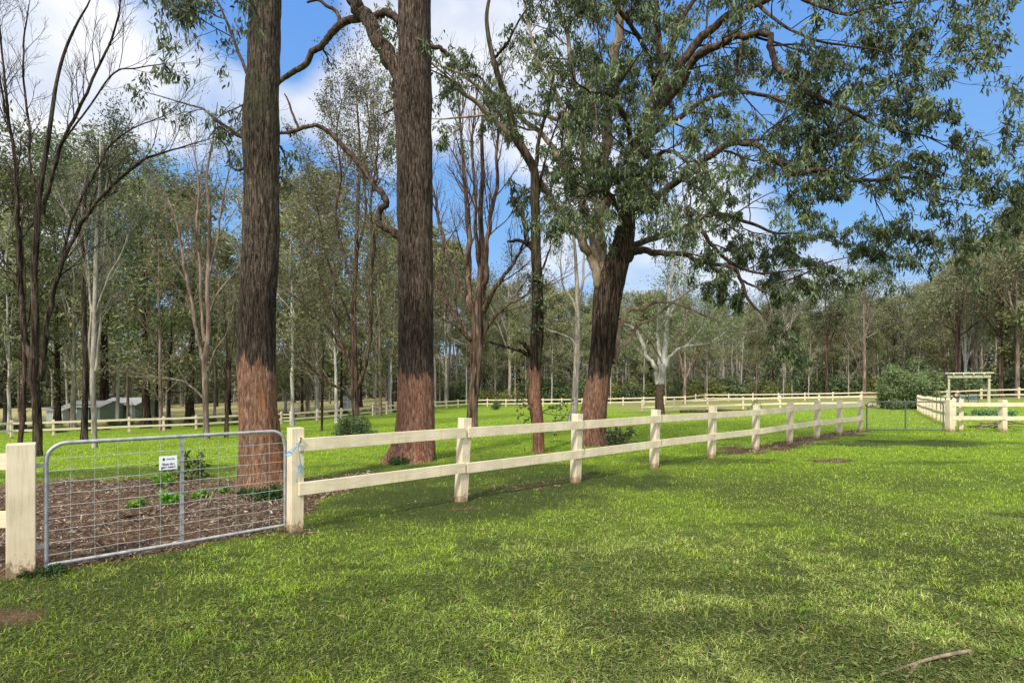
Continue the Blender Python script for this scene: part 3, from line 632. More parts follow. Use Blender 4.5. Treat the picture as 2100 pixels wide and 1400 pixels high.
# ------------------------------------------------------------------ gates
def tube_path(A, pts, r, sides=10, n=None):
    pts = np.array(pts, float); n = n or len(pts)
    P = pts if n == len(pts) else catmull(pts, n)
    tubes(A, P[None], np.full((1, len(P)), r), sides)
def gate(name, label, p0, p1, z0, z1, r, mat, wiremat, nv, nh, wr, open_top=.25, low=0.0):
    p0 = Vector(p0); p1 = Vector(p1); d = p1 - p0; L = math.hypot(d.x, d.y); an = math.atan2(d.y, d.x)
    root = thing(name, p0, label, 'gate', rz=an)
    dz = d.z
    zz = lambda x: dz * x / L
    A = Acc(); c = open_top; arc = []
    for i in range(9):
        a = math.pi - i / 8 * math.pi / 2; arc.append((c + c * math.cos(a), 0, z1 - c + c * math.sin(a) + zz(c)))
    arc2 = []
    for i in range(9):
        a = math.pi / 2 - i / 8 * math.pi / 2; arc2.append((L - c + c * math.cos(a), 0, z1 - c + c * math.sin(a) + zz(L)))
    tube_path(A, [(0, 0, z0), (0, 0, z0 + .3), (0, 0, (z0 + z1) / 2)] + arc + [(L * .35, 0, z1 + zz(L * .35)), (L * .65, 0, z1 + zz(L * .65))] + arc2 + [(L, 0, (z0 + z1) / 2 + dz), (L, 0, z0 + dz)], r, 12)
    mobj('frame', A.mesh('frame', mat), root)
    A = Acc(); tube_path(A, [(-.01, 0, z0 + r), (L / 2, 0, z0 + r - .004 + zz(L / 2)), (L + .01, 0, z0 + r + dz)], r * .95, 12); mobj('bottom_rail', A.mesh('bottom_rail', mat), root)
    sx = L * .505
    A = Acc(); box_acc(A, sx - r * .95, sx + r * .95, -r * .45, r * .45, z0 + r, z1 - r * .4 + zz(sx)); mobj('stile', A.mesh('stile', mat, False), root)
    A = Acc()
    xs_ = [L * (i + 1) / (nv + 1) for i in range(nv)]
    for x in xs_:
        if abs(x - sx) < .08: continue
        tubes(A, np.array([[(x, .004, z0 + r), (x + random.uniform(-.004, .004), .004, (z0 + z1) / 2), (x, .004, z1 + zz(x))]]), np.full((1, 3), wr * .8), 5)
    for j in range(nh):
        z = z0 + (z1 - z0) * (j + 1) / (nh + 1.3)
        pts = [(L * i / 12, -.006, z + zz(L * i / 12) + (.003 if i % 2 else -.003) * (0 < i < 12)) for i in range(13)]
        tubes(A, np.array([pts]), np.full((1, 13), wr), 5)
    mobj('wire_mesh', A.mesh('wire_mesh', wiremat), root)
    for j in range(nh):
        z = z0 + (z1 - z0) * (j + 1) / (nh + 1.3); A = Acc()
        box_acc(A, sx - r * 1.0, sx + r * 1.0, -r * .9, -r * .3, z - .008 + zz(sx), z + .008 + zz(sx))
        mobj('wire_clip', A.mesh('wire_clip', mat, False), root)
    return root, L, an
g1, gL, gan = gate('farm_gate', 'galvanised mesh farm gate with a small white sign, near the camera', (-4.36, 5.27, gz1(-4.36, 5.27)), (-2.735, 6.79, gz1(-2.73, 6.79)), .045, 1.20, .019, M['galv'], M['wire'], 11, 9, .0026, .16)
g1.name = 'farm_gate'
gate('farm_gate', 'dark framed mesh farm gate between cream posts at the far end', (13.45, 21.35, gz1(13.45, 21.35)), (16.35, 21.35, gz1(16.35, 21.35)), .06, 1.14, .024, M['galv_dark'], flatmat('dull_wire', (.2, .2, .2), .5, .3), 12, 8, .003, .16)
# hinges on the near gate
for z in (.25, 1.0):
    A = Acc(); box_acc(A, -.12, .0, -.012, .012, z - .02, z + .02); mobj('hinge', A.mesh('hinge', M['galv'], False), g1)
# sign
sx = gL * .455; sg = mobj('sign', bevel_box('sign', .165, .006, .145, M['sign'], .002), g1); sg.location = (sx - .02, -.022, .86)
sg['label'] = 'small white rectangular sign with dark lettering'
def text_obj(body, size, parent, loc, bold=.0):
    cu = bpy.data.curves.new('lettering', 'FONT'); cu.body = body; cu.size = size; cu.align_x = 'CENTER'; cu.offset = bold; cu.extrude = .0004
    t = bpy.data.objects.new('tmp', cu); COL.objects.link(t)
    dg = bpy.context.evaluated_depsgraph_get(); me = bpy.data.meshes.new_from_object(t.evaluated_get(dg)); bpy.data.objects.remove(t)
    me.materials.clear(); me.materials.append(M['ink'])
    o = mobj('lettering', me, parent); o.location = loc; o.rotation_euler = (R(90), 0, 0); return o
text_obj('Shut the', .034, sg, (0, -.0042, .048), .0009); text_obj('gate mate!', .031, sg, (0, -.0042, .018), .0009); text_obj('WHITES', .021, sg, (.020, -.0042, .103), .0003)
A = Acc(); A.add([(-.042, -.0045, .128), (-.028, -.0045, .110), (-.042, -.0045, .092), (-.056, -.0045, .110)], q=[(0, 1, 2, 3)]); mobj('emblem', A.mesh('emblem', M['ink']), sg)
# twine, spike
px, py = near_pts[0]; zb = gz1(px, py); nx, ny = .683, -.73
def onpost(a, z, out=.145): # a along the fence, from the post centre
    return (px + .73 * a + nx * out, py + .683 * a + ny * out, zb + z)
A = Acc()
def cord(pts, r=.0045, n=18):
    P = catmull(np.array(pts), n); P += rng.normal(0, .0015, P.shape); tubes(A, P[None], np.full((1, n), r), 6)
cord([onpost(-.155, .965), onpost(-.12, 1.0, .16), onpost(-.07, 1.02, .155), onpost(-.02, 1.07, .15), onpost(-.005, 1.09, .15)])
cord([onpost(-.155, .955), onpost(-.10, .985, .165), onpost(-.03, 1.04, .155), onpost(-.01, 1.08, .15)], .006)
cord([onpost(-.15, .94, .11), onpost(-.13, .93, .16), onpost(-.10, .955, .16), onpost(-.15, .975, .13)], .006)
cord([onpost(-.01, 1.06), onpost(-.015, .96), onpost(0, .90, .14), onpost(.02, .84, .10), onpost(.03, .81, .095)], .0035)
cord([onpost(.03, .81, .095), onpost(.005, .77, .095), onpost(-.01, .70, .1), onpost(-.015, .645, .1)], .0045)
cord([onpost(.03, .81, .095), onpost(.025, .76, .1), onpost(.02, .70, .1)], .007)
cord([onpost(.03, .81, .095), onpost(.05, .78, .09), onpost(.078, .74, .085)], .003)
for s_ in range(7): cord([onpost(-.015, .66, .1), onpost(-.02 + rng.uniform(-.01, .012), .60, .1)], .0015, 4)
o = mobj('twine', A.mesh('twine', M['twine'], off=(px, py, zb)), loc=(px, py, zb)); tag(o, 'pale blue baling twine knotted around the near gate post', 'twine')
A = Acc(); P = np.array([onpost(-.03, 1.05, .12), onpost(.0, 1.07, .15), onpost(.01, 1.12, .155)]); tubes(A, catmull(P, 8)[None], np.full((1, 8), .007), 8)
box_acc(A, *[c_ for c_ in (onpost(.01, 1.12, .155)[0] - .012, onpost(.01, 1.12, .155)[0] + .012, onpost(.01, 1.12, .155)[1] - .012, onpost(.01, 1.12, .155)[1] + .012, onpost(.01, 1.12, .155)[2], onpost(.01, 1.12, .155)[2] + .008)])
o = mobj('spike', A.mesh('spike', M['rust'], off=(px, py, zb)), loc=(px, py, zb)); tag(o, 'rusty iron spike holding the blue twine on the gate post', 'spike')
# green cord ties hanging on two posts of the near fence
for k_ in (2, 3):
    qx, qy = near_pts[k_]; qz = gz1(qx, qy); A = Acc()
    o_ = lambda a, z, out=.13: (qx + .73 * a + nx * out, qy + .683 * a + ny * out, qz + z)
    cord([o_(.04, 1.17, .1), o_(.09, 1.10, .14), o_(.07, 1.0, .14), o_(.03, .9, .11), o_(.09, .75, .1), o_(.10, .6, .13), o_(.06, .5, .13)], .004)
    o = mobj('wire_tie', A.mesh('wire_tie', flatmat('tie', (.12, .2, .16), .6), off=(qx, qy, qz)), loc=(qx, qy, qz)); tag(o, ('dark green wire hanging down the third post from the near gate', 'dark green wire hanging down the fourth post from the near gate')[k_ - 2], 'wire')
print('fences done')
# ------------------------------------------------------------------ hero trees
def limb_pts(spec, Y0):
    """spec rows (px, py, width_px, dY) -> points, radii"""
    P = np.array([P3(a[0], a[1], Y0 + (a[3] if len(a) > 3 else 0)) for a in spec]); Rr = np.array([a[2] / 2 / F * (Y0 + (a[3] if len(a) > 3 else 0)) / math.sqrt(1 + ((a[0] - CX) / F) ** 2) for a in spec])
    return P, Rr
def smooth_limb(P, Rr, n, r=None, jit=0):
    Q = catmull(P, n); rr = np.interp(np.linspace(0, len(P) - 1, n), np.arange(len(P)), Rr)
    if r is not None and jit:
        w_ = r.normal(0, jit, (n, 3)); w_ = (w_ + np.roll(w_, 1, 0) + np.roll(w_, -1, 0)) / 3; w_[0] = 0; Q = Q + w_ * rr[:, None] * 2
    return Q, rr
PR_GUM = dict(n=[4, 5, 6, 6], curl=[.22, .2, .16, .12], up=[-.22, -.05, .02, .03], k=[0, 5, 5, 4], ang=[40, 45, 50, 50], ratio=.62, rr=.5, tap=.35, rmin=.003, sides=[3, 4, 5, 6], t0=.2)
PR_BARE = dict(n=[4, 5, 6, 7], curl=[.12, .10, .08, .06], up=[.10, .08, .08, .06], k=[0, 5, 5, 5], ang=[28, 30, 32, 35], ratio=.58, rr=.52, tap=.3, rmin=.004, sides=[3, 3, 4, 5], t0=.15)
def hero(name, label, cat, base, trunk, limbs, mat, Y0, seed, prm, side_lvl=2, side_L=(1.0, 2.2), per_m=1.4, leaf=None, limbmat=None, twigmat=None, disp=.10, tn=70, tsides=40, group=None, tops=(), leafmat='leaf', limbs2=(), mat2=None, trunk_sprout=(), deadpoints=()):
    bx_, by_, bz_ = base; r = np.random.default_rng(seed)
    root = thing(name, base, label, cat, group)
    P, Rr = limb_pts(trunk, Y0); P[0, 2] = min(P[0, 2], bz_ - .12)
    Q, rr = smooth_limb(P, Rr, tn); 
    A = Acc(); tubes(A, Q[None], rr[None], tsides, disp=disp, seed=seed)
    me = A.mesh('trunk', mat, off=base); me.name = 'trunk'; mobj('trunk', me, root)
    G = Grow(seed); sil = list(deadpoints)
    for li, (lst, mm) in enumerate(((limbs, limbmat or mat), (limbs2, mat2))):
        for L in lst:
            opt = L[0] if isinstance(L[0], dict) else {}; sp_ = L[1:] if opt or isinstance(L[0], dict) else L
            P, Rr = limb_pts(sp_, Y0); n = max(10, len(sp_) * 5); Q, rr = smooth_limb(P, Rr, n, r, .25)
            A = Acc(); tubes(A, Q[None], rr[None], 12 if rr[0] > .04 else 7, disp=opt.get('disp', .08), seed=seed + 3)
            limb_o = mobj('limb', A.mesh('limb', opt.get('mat', mm), off=base), root)
            if opt.get('bare'): continue
            Ln = np.linalg.norm(np.diff(Q, axis=0), axis=1).sum(); k = max(2, int(Ln * opt.get('per_m', per_m)))
            lv = opt.get('lvl', side_lvl)
            for i in range(k):
                t = opt.get('t0', .12) + (1 - opt.get('t0', .12)) * (i + r.random()) / k; f = t * (n - 1); a = min(int(f), n - 2); p = Q[a] + (Q[a + 1] - Q[a]) * (f - a)
                tg = Q[a + 1] - Q[a]; tg /= np.linalg.norm(tg) + 1e-9
                dd = rotdir(r, tg, R(opt.get('ang', 55)) * r.uniform(.6, 1.25)); dd[2] += opt.get('lift', .0)
                G.branch(p, dd, r.uniform(*opt.get('L', side_L)) * (1.1 - .4 * t), min(rr[a] * .45, .035), lv, prm)
            # the limb's own tip carries on as twigs
            tg = Q[-1] - Q[-3]; tg /= np.linalg.norm(tg) + 1e-9
            for _ in range(2): G.branch(Q[-1], tg + r.normal(0, .2, 3), r.uniform(*opt.get('L', side_L)), max(rr[-1] * .8, .006), lv, prm)
            A = Acc(); G.mesh(A); G.br = {}
            mobj('twigs', A.mesh('twigs', twigmat or opt.get('mat', mm), off=base), limb_o)
    for (px, py, dY, dx, dy, dz, L, rad, lvl) in trunk_sprout:
        G.branch(np.array(P3(px, py, Y0 + dY)), np.array([dx, dy, dz], float), L, rad, lvl, prm)
    A = Acc(); nb = sum(len(q_) for q_ in G.br.values())
    if nb > 24: G.mesh(A)
    else:
        for (n_, sd_), Lb in G.br.items():
            for pp_, rp_ in Lb:
                A1 = Acc(); tubes(A1, pp_[None], rp_[None], sd_); mobj('twig', A1.mesh('twig', twigmat or limbmat or mat, off=base), root)
    if A.n: mobj('twigs', A.mesh('twigs', twigmat or limbmat or mat, off=base), root)
    if leaf:
        A = Acc()
        g = {}
        for t in G.tw: g.setdefault(len(t), []).append(t)
        for t in g.values(): twig_leaves(A, r, t, leaf['per'], leaf['L'], leaf['W'], leaf['hang'], leaf.get('spread', .03), leaf['col'], leaf.get('var', .35), leaf.get('tint'), leaf.get('detail', True))
        mobj('crown', A.mesh('crown', M[leafmat], smooth=False, off=base), root)
    print(name, len(G.tw), A.n)
    return root
GUMLEAF = dict(per=20, L=.155, W=.038, hang=2.0, spread=.045, col=(.045, .062, .024), tint=(.14, .165, .075), var=.55)

# T5 the big spreading gum
Y5 = 17.0
b5 = at(1216, Y5)
tr5 = [(1212, 925, 76), (1212, 900, 60), (1215, 868, 53), (1220, 830, 49), (1226, 790, 46), (1231, 750, 45), (1237, 700, 48), (1243, 650, 53), (1247, 610, 58), (1255, 570, 56), (1266, 535, 48), (1276, 505, 44), (1282, 475, 38), (1286, 440, 33), (1290, 400, 28), (1296, 350, 24), (1306, 300, 22), (1322, 250, 22), (1340, 200, 20), (1352, 150, 17), (1350, 80, 14), (1345, 0, 11), (1350, -90, 8), (1365, -170, 5)]
T_ = M['bark_tan']
pale = [
 [dict(mat=T_, per_m=.8), (1236, 606, 16, -.1), (1222, 560, 18, -.2), (1208, 520, 20, -.3), (1192, 490, 18, -.5), (1172, 462, 16, -.6), (1150, 430, 15, -.8), (1125, 395, 14, -1), (1095, 350, 12, -1.2), (1062, 300, 11, -1.5), (1030, 262, 10, -1.6), (990, 222, 9, -1.8), (950, 190, 8, -2), (925, 165, 5, -2.2)],
 [dict(mat=T_, per_m=.8), (1230, 540, 18, .1), (1215, 470, 16, .2), (1195, 420, 14, .3), (1165, 360, 12, .4), (1140, 315, 11, .5), (1110, 275, 10, .6), (1075, 250, 9, .8), (1040, 215, 8, 1), (985, 180, 7, 1.2), (940, 150, 5, 1.3), (900, 135, 3, 1.4)],
 [dict(mat=T_), (1240, 596, 20, 0), (1232, 520, 22, .1), (1232, 450, 24, .1), (1238, 380, 24, .1), (1240, 300, 22, .1), (1248, 220, 21, 0), (1258, 150, 19, -.2), (1266, 80, 17, -.4), (1272, 10, 15, -.6), (1270, -80, 11, -.8), (1280, -160, 7, -1)],
 [dict(mat=T_), (1230, 430, 15, .4), (1212, 380, 13, .7), (1195, 300, 12, 1), (1190, 220, 10, 1.2), (1170, 140, 9, 1.3), (1160, 60, 8, 1.4), (1130, -20, 6, 1.4)],
 [dict(mat=T_, per_m=.9), (1205, 430, 9, -.3), (1170, 330, 8, -.4), (1165, 250, 7, -.4), (1140, 190, 7, -.3), (1105, 130, 6, -.2), (1085, 60, 5, 0), (1070, -20, 4, .2)],
 [dict(mat=T_, per_m=.9), (1150, 250, 8, .9), (1110, 235, 7, 1), (1060, 230, 6, 1), (1010, 235, 5, 1), (950, 240, 4, 1), (905, 245, 2.5, 1)],
 [dict(mat=T_, bare=True, disp=.02), (1262, 735, 11, .1), (1266, 700, 12, 0), (1272, 665, 12, -.1), (1285, 642, 11, -.2), (1300, 632, 10, -.3), (1320, 633, 8, -.5), (1345, 620, 7, -.7), (1370, 620, 6, -.9), (1410, 630, 5, -1.2), (1440, 645, 4, -1.4), (1472, 657, 2.5, -1.6)],
 [dict(bare=True), (1256, 742, 13, .1), (1268, 720, 9, .2), (1290, 700, 8, .2), (1310, 668, 7, .3), (1340, 652, 6, .3), (1370, 628, 5, .3), (1400, 605, 4, .3), (1450, 575, 2.5, .3)],
 [dict(bare=True), (1305, 668, 6, .2), (1325, 690, 5, .3), (1345, 718, 4, .3), (1358, 745, 2, .3)],
]
dark = [
 # low right
 [dict(t0=.3, L=(.6, 1.2), per_m=1.1, lift=.25), (1286, 530, 26, -.2), (1305, 513, 20, -.5), (1335, 517, 16, -.9), (1370, 520, 15, -1.3), (1405, 520, 13, -1.6), (1435, 535, 12, -1.9), (1470, 543, 11, -2.1), (1505, 552, 10, -2.3), (1522, 580, 9, -2.4), (1535, 612, 8, -2.5), (1558, 640, 6, -2.6), (1580, 662, 4, -2.7)],
 [dict(t0=.1, L=(.7, 1.3), lift=.1), (1522, 575, 7, -2.3), (1550, 588, 6, -2.5), (1575, 600, 6, -2.6), (1592, 582, 5, -2.7), (1635, 568, 5, -2.9), (1690, 540, 4, -3.1), (1735, 528, 3, -3.3), (1780, 520, 2, -3.4)],
 [dict(), (1292, 505, 18, .2), (1330, 492, 16, .5), (1370, 480, 14, .8), (1410, 462, 13, 1), (1440, 445, 12, 1.2), (1475, 440, 11, 1.3), (1510, 448, 9, 1.4), (1550, 462, 8, 1.5), (1590, 478, 7, 1.5), (1650, 480, 5, 1.5), (1720, 500, 3, 1.5)],
 [dict(L=(.8, 1.5), lift=.1), (1430, 450, 12, 1), (1445, 480, 11, .9), (1470, 515, 9, .8), (1510, 545, 8, .6), (1560, 560, 6, .4), (1620, 555, 4, .2)],
 [dict(), (1292, 430, 22, -.3), (1330, 415, 20, -.7), (1370, 385, 19, -1.1), (1415, 355, 18, -1.6), (1455, 318, 17, -2), (1495, 297, 16, -2.4), (1535, 293, 15, -2.8), (1568, 310, 14, -3.1), (1600, 335, 13, -3.3), (1625, 357, 14, -3.4), (1665, 350, 13, -3.6), (1715, 353, 12, -3.8), (1760, 370, 11, -4), (1800, 367, 10, -4.1), (1868, 366, 8, -4.2), (1930, 385, 5, -4.2), (1965, 390, 3, -4.2)],
 [dict(), (1868, 366, 7, -4.2), (1900, 395, 5, -4.2), (1940, 412, 4, -4.2), (1985, 420, 3, -4.2)],
 [dict(), (1655, 352, 13, -3.5), (1664, 315, 11, -3.5), (1680, 287, 9, -3.5), (1710, 262, 8, -3.6), (1745, 240, 7, -3.6), (1775, 220, 5, -3.7), (1830, 170, 4, -3.8), (1880, 150, 3, -3.9)],
 # upper right sweeping
 [dict(), (1325, 262, 26, -.3), (1350, 205, 26, -.6), (1385, 150, 24, -.9), (1425, 90, 22, -1.2), (1470, 50, 20, -1.5), (1515, 22, 17, -1.8), (1560, 5, 15, -2), (1610, -15, 11, -2.2), (1680, -30, 8, -2.4)],
 [dict(), (1340, 240, 20, -.8), (1380, 190, 20, -1.2), (1425, 120, 20, -1.8), (1480, 88, 19, -2.3), (1530, 72, 18, -2.7), (1572, 70, 17, -3), (1582, 105, 15, -3.2), (1600, 142, 14, -3.4), (1632, 168, 13, -3.6), (1665, 192, 12, -3.8), (1705, 212, 11, -4), (1742, 226, 10, -4.2), (1785, 250, 9, -4.3), (1835, 266, 7, -4.4), (1900, 280, 5, -4.5)],
 [dict(), (1640, -5, 9, -2.6), (1690, 15, 9, -2.9), (1735, 30, 9, -3.2), (1785, 18, 8, -3.4), (1830, 8, 7, -3.5), (1880, 5, 4, -3.6)],
 [dict(), (1555, 8, 10, -2.2), (1590, 40, 8, -3.2), (1640, 70, 7, -4), (1700, 90, 6, -4.6), (1780, 100, 5, -5), (1850, 115, 3, -5.2)],
 [dict(), (1318, 290, 16, .4), (1370, 255, 14, .9), (1430, 215, 13, 1.4), (1500, 190, 11, 1.8), (1580, 200, 9, 2.1), (1660, 230, 7, 2.2), (1740, 290, 5, 2.2)],
 # towards the camera, carrying the big leaves in front of the stem
 [dict(per_m=2.2), (1288, 420, 18, -.5), (1300, 380, 14, -1.3), (1320, 350, 12, -2.2), (1345, 320, 11, -3.2), (1375, 310, 10, -4), (1410, 330, 8, -4.6)],
 [dict(per_m=2.2), (1285, 460, 14, -.6), (1270, 430, 12, -1.4), (1250, 400, 11, -2.2), (1230, 390, 10, -3), (1200, 400, 8, -3.7)],
 [dict(per_m=2.2), (1300, 330, 16, -.6), (1290, 270, 13, -1.5), (1270, 220, 12, -2.5), (1240, 190, 10, -3.3), (1210, 190, 8, -4)],
 [dict(per_m=2), (1345, 180, 15, -.4), (1330, 120, 13, -1.3), (1300, 60, 11, -2.3), (1270, 20, 9, -3)],
 [dict(per_m=2), (1350, 150, 14, .2), (1400, 40, 12, .2), (1460, -40, 10, .3), (1540, -120, 8, .4)],
]
hero('spreading_gum', 'large spreading gum with leaning dark forked trunk and broad drooping crown behind the fence', 'tree', b5, tr5, [[L_[0]] + [(q_[0], q_[1], q_[2] * .82) + tuple(q_[3:]) for q_ in L_[1:]] for L_ in dark], M['bark_gum'], Y5, 51, PR_GUM, 2, (1.1, 2.3), 1.75, GUMLEAF, M['bark_limb'], disp=.09, tn=110, limbs2=pale, mat2=T_)
# a dark dead stem leaning against it
A = Acc(); P = np.array([P3(x, y, Y5 + .35) for x, y in ((1226, 900), (1230, 860), (1236, 800), (1243, 740), (1252, 680))]); P[0, 2] = b5[2] - .1

# T2 the tall trunk in the centre
Y2 = 13.6; b2 = at(845, Y2)
tr2 = [(843, 956, 112), (844, 940, 92), (848, 915, 84), (851, 880, 78), (853, 830, 73), (853, 760, 71), (853, 680, 71), (852, 600, 72), (851, 520, 72), (850, 440, 71), (850, 360, 71), (849, 300, 71), (847, 250, 74), (846, 200, 78), (848, 160, 72), (850, 120, 68), (851, 60, 67), (851, 0, 67), (852, -80, 62), (854, -180, 55), (858, -320, 44), (862, -480, 30), (866, -640, 14)]
l2 = [
 [dict(bare=True, mat=M['bark_red']), (842, 235, 50, 0), (828, 185, 42, 0), (812, 145, 36, 0), (792, 105, 32, 0), (772, 70, 31, 0), (752, 38, 30, 0), (735, 8, 29, 0), (715, -25, 27, 0), (690, -80, 22, 0), (660, -160, 14, 0), (640, -260, 8, 0)],
 [dict(per_m=.5, lvl=1, L=(.5, 1.1)), (820, 45, 16, .1), (805, 30, 15, .1), (780, 28, 15, .2), (755, 33, 15, .3), (725, 42, 15, .4), (700, 53, 15, .5), (675, 75, 14, .6), (655, 98, 13, .7), (635, 122, 13, .8), (610, 143, 12, .9), (585, 158, 11, 1), (560, 180, 9, 1.1), (530, 200, 7, 1.2), (500, 215, 5, 1.3)],
 [dict(bare=True), (700, 52, 9, .5), (690, 30, 8, .5), (670, 10, 7, .5), (650, 0, 6, .5), (630, 5, 4, .5)],
 [dict(per_m=.4, lvl=1, L=(.4, .9)), (822, 492, 17, 0), (806, 478, 15, 0), (788, 467, 14, 0), (775, 450, 13, 0), (778, 430, 13, 0), (791, 418, 13, 0), (783, 398, 12, 0), (765, 378, 12, 0), (742, 345, 12, 0), (720, 318, 11, 0), (697, 295, 10, 0), (672, 268, 10, 0), (648, 258, 9, 0), (620, 262, 9, 0), (598, 270, 8, 0), (570, 276, 6, .3)],
 [dict(bare=True), (612, 262, 6, 0), (600, 235, 5, 0), (592, 210, 4, 0), (583, 192, 2.5, 0)],
 [dict(bare=True), (884, 95, 9, 0), (905, 100, 8, 0), (918, 115, 6, 0)],
 [dict(bare=True), (818, 216, 6, 0), (800, 226, 4, 0), (782, 235, 2, 0)],
 [dict(per_m=1.0), (858, -320, 26, 0), (980, -420, 16, -1), (1100, -480, 8, -2)],
 [dict(per_m=1.0), (860, -400, 22, 0), (760, -520, 14, .5), (680, -620, 8, 1)],
]
GL2 = dict(GUMLEAF, col=(.05, .08, .035), tint=(.12, .15, .08), per=6)
hero('tall_gum', 'tall straight reddish trunk forking high up, its lower bark stripped, behind the near fence', 'tree', b2, tr2, l2, M['bark_red'], Y2, 21, PR_GUM, 2, (.9, 1.6), 1.0, GL2, M['bark_limb'], disp=.075, tn=220, tsides=72)

# T1 the left trunk behind the gate
Y1 = 9.7; b1 = at(540, Y1)
tr1 = [(545, 1020, 128), (541, 1003, 104), (538, 980, 93), (537, 940, 87), (534, 900, 81), (530, 850, 77), (527, 790, 75), (526, 730, 74), (527, 650, 73), (530, 580, 72), (534, 500, 71), (536, 420, 71), (537, 350, 73), (536, 290, 79), (536, 250, 79), (538, 200, 72), (541, 140, 69), (543, 70, 68), (544, 0, 68), (547, -100, 62), (552, -250, 52), (558, -400, 38), (562, -560, 20), (566, -640, 10)]
l1 = [
 [dict(per_m=2.2, lvl=1, L=(.35, .8)), (505, 282, 11, .1), (488, 276, 9, .3), (468, 262, 7, .5), (445, 250, 6, .8), (420, 226, 5, 1), (385, 215, 4, 1.2), (350, 204, 3, 1.4), (300, 190, 2, 1.6)],
 [dict(per_m=1.2, lvl=1, L=(.3, .5)), (508, 342, 8, .2), (488, 348, 6, .4), (472, 340, 5, .5), (470, 318, 4, .6), (463, 298, 3, .6)],
 [dict(per_m=.1, lvl=1, L=(.2, .4)), (575, 300, 6, .2), (582, 315, 4, .3), (586, 335, 2, .3)],
 [dict(per_m=2.5, lvl=2, L=(.7, 1.3)), (520, -60, 15, -.2), (480, -70, 12, -.5), (430, -80, 9, -.9), (385, -60, 7, -1.2), (350, -30, 4, -1.4)],
 [dict(per_m=2.5, lvl=2, L=(.7, 1.3)), (512, 160, 8, .2), (490, 110, 7, .4), (470, 60, 6, .5), (450, 10, 5, .5), (420, -30, 3, .5)],
 [dict(per_m=1.4), (556, -300, 26, 0), (700, -380, 16, .8), (800, -420, 9, 1.4)],
]
hero('tall_gum', 'stout leaning trunk with orange brown stripped base standing in bark mulch behind the near gate', 'tree', b1, tr1, l1, M['bark_left'], Y1, 11, PR_GUM, 2, (.8, 1.4), 1.0, dict(GUMLEAF, L=.13, W=.034, per=7, col=(.045, .07, .035)), M['bark_limb'], disp=.09, tn=220, tsides=72)

# T3 slim dark gum
Y3 = 15.3; b3 = at(1104, Y3)
tr3 = [(1104, 930, 30), (1104, 915, 23), (1103, 880, 22), (1100, 850, 27), (1096, 820, 28), (1097, 790, 24), (1097, 750, 25), (1101, 700, 26), (1103, 640, 22), (1102, 580, 21), (1100, 520, 20), (1099, 460, 19), (1097, 400, 18), (1096, 350, 17), (1082, 322, 17), (1064, 290, 16), (1050, 250, 14), (1040, 210, 13), (1025, 165, 12), (1012, 120, 10), (1003, 80, 9), (998, 35, 8), (1005, -10, 6), (1020, -60, 4)]
l3 = [
 [dict(bare=True), (1094, 512, 13, 0), (1082, 495, 11, 0), (1078, 465, 10, -.1), (1068, 435, 8, -.1), (1053, 420, 6, -.1), (1048, 385, 4, -.1)],
 [dict(bare=True), (1088, 500, 8, 0), (1065, 494, 7, .1), (1042, 496, 5, .2)],
 [dict(bare=True), (1092, 733, 12, 0), (1078, 725, 9, -.1), (1055, 715, 7, -.2), (1030, 708, 5, -.3), (998, 700, 4, -.4)],
 [dict(bare=True), (1092, 728, 12, 0), (1082, 715, 9, -.2), (1072, 702, 7, -.3), (1062, 700, 5, -.3)],
 [dict(bare=True), (1096, 345, 9, 0), (1103, 300, 8, .2), (1112, 260, 7, .4), (1125, 210, 6, .5), (1135, 150, 4, .6)],
 [dict(bare=True), (1098, 470, 7, 0), (1104, 400, 6, .2), (1112, 350, 5, .2), (1130, 290, 4, .3), (1150, 230, 3, .3)],
 [dict(bare=True), (1108, 560, 5, 0), (1120, 530, 4, 0), (1130, 500, 3, 0)],
 [dict(per_m=3, lvl=1, L=(.3, .6)), (1040, 210, 6, 0), (1010, 190, 5, .3), (985, 160, 4, .5), (960, 150, 3, .6)],
 [dict(per_m=3, lvl=1, L=(.3, .6)), (1012, 120, 6, 0), (1040, 90, 5, -.3), (1060, 50, 4, -.5), (1080, 20, 3, -.5)],
]
hero('slender_gum', 'slender crooked gum with mossy dark bark and leafy shoots at its stripped base', 'tree', b3, tr3, l3, bark_mat('mossbark', (.010, .009, .005), (.048, .037, .024), (.14, .11, .08), 10, 2.35, [(.07, .03, .018), (.17, .085, .055), (.28, .16, .11), (.22, .08, .04)], moss=(.045, .05, .015)), Y3, 31, PR_GUM, 2, (.6, 1.2), .5,
     dict(GUMLEAF, per=6, L=.10, W=.05, hang=.6, col=(.05, .08, .035), tint=(.14, .17, .09)), M['bark_dark'], disp=.16, tn=120, tsides=26,
     trunk_sprout=[(1100, 860, -.1, -1, -.3, .2, .55, .008, 1), (1104, 850, -.1, 1, -.4, .2, .75, .01, 1), (1108, 845, 0, 1, 0, .6, .8, .01, 1), (1096, 835, -.1, -.6, -.6, .5, .5, .008, 1), (1108, 870, 0, 1, -.2, -.3, .6, .008, 1), (1090, 815, 0, -1, 0, .2, .35, .008, 1), (1110, 845, .1, 1, .2, .1, .9, .01, 1), (1100, 870, -.15, .2, -1, -.1, .3, .006, 1)] + [(1100 + random.uniform(-6, 8), random.uniform(420, 700), -.1, random.uniform(-1, 1), -.6, .4, .22, .005, 1) for _ in range(14)])

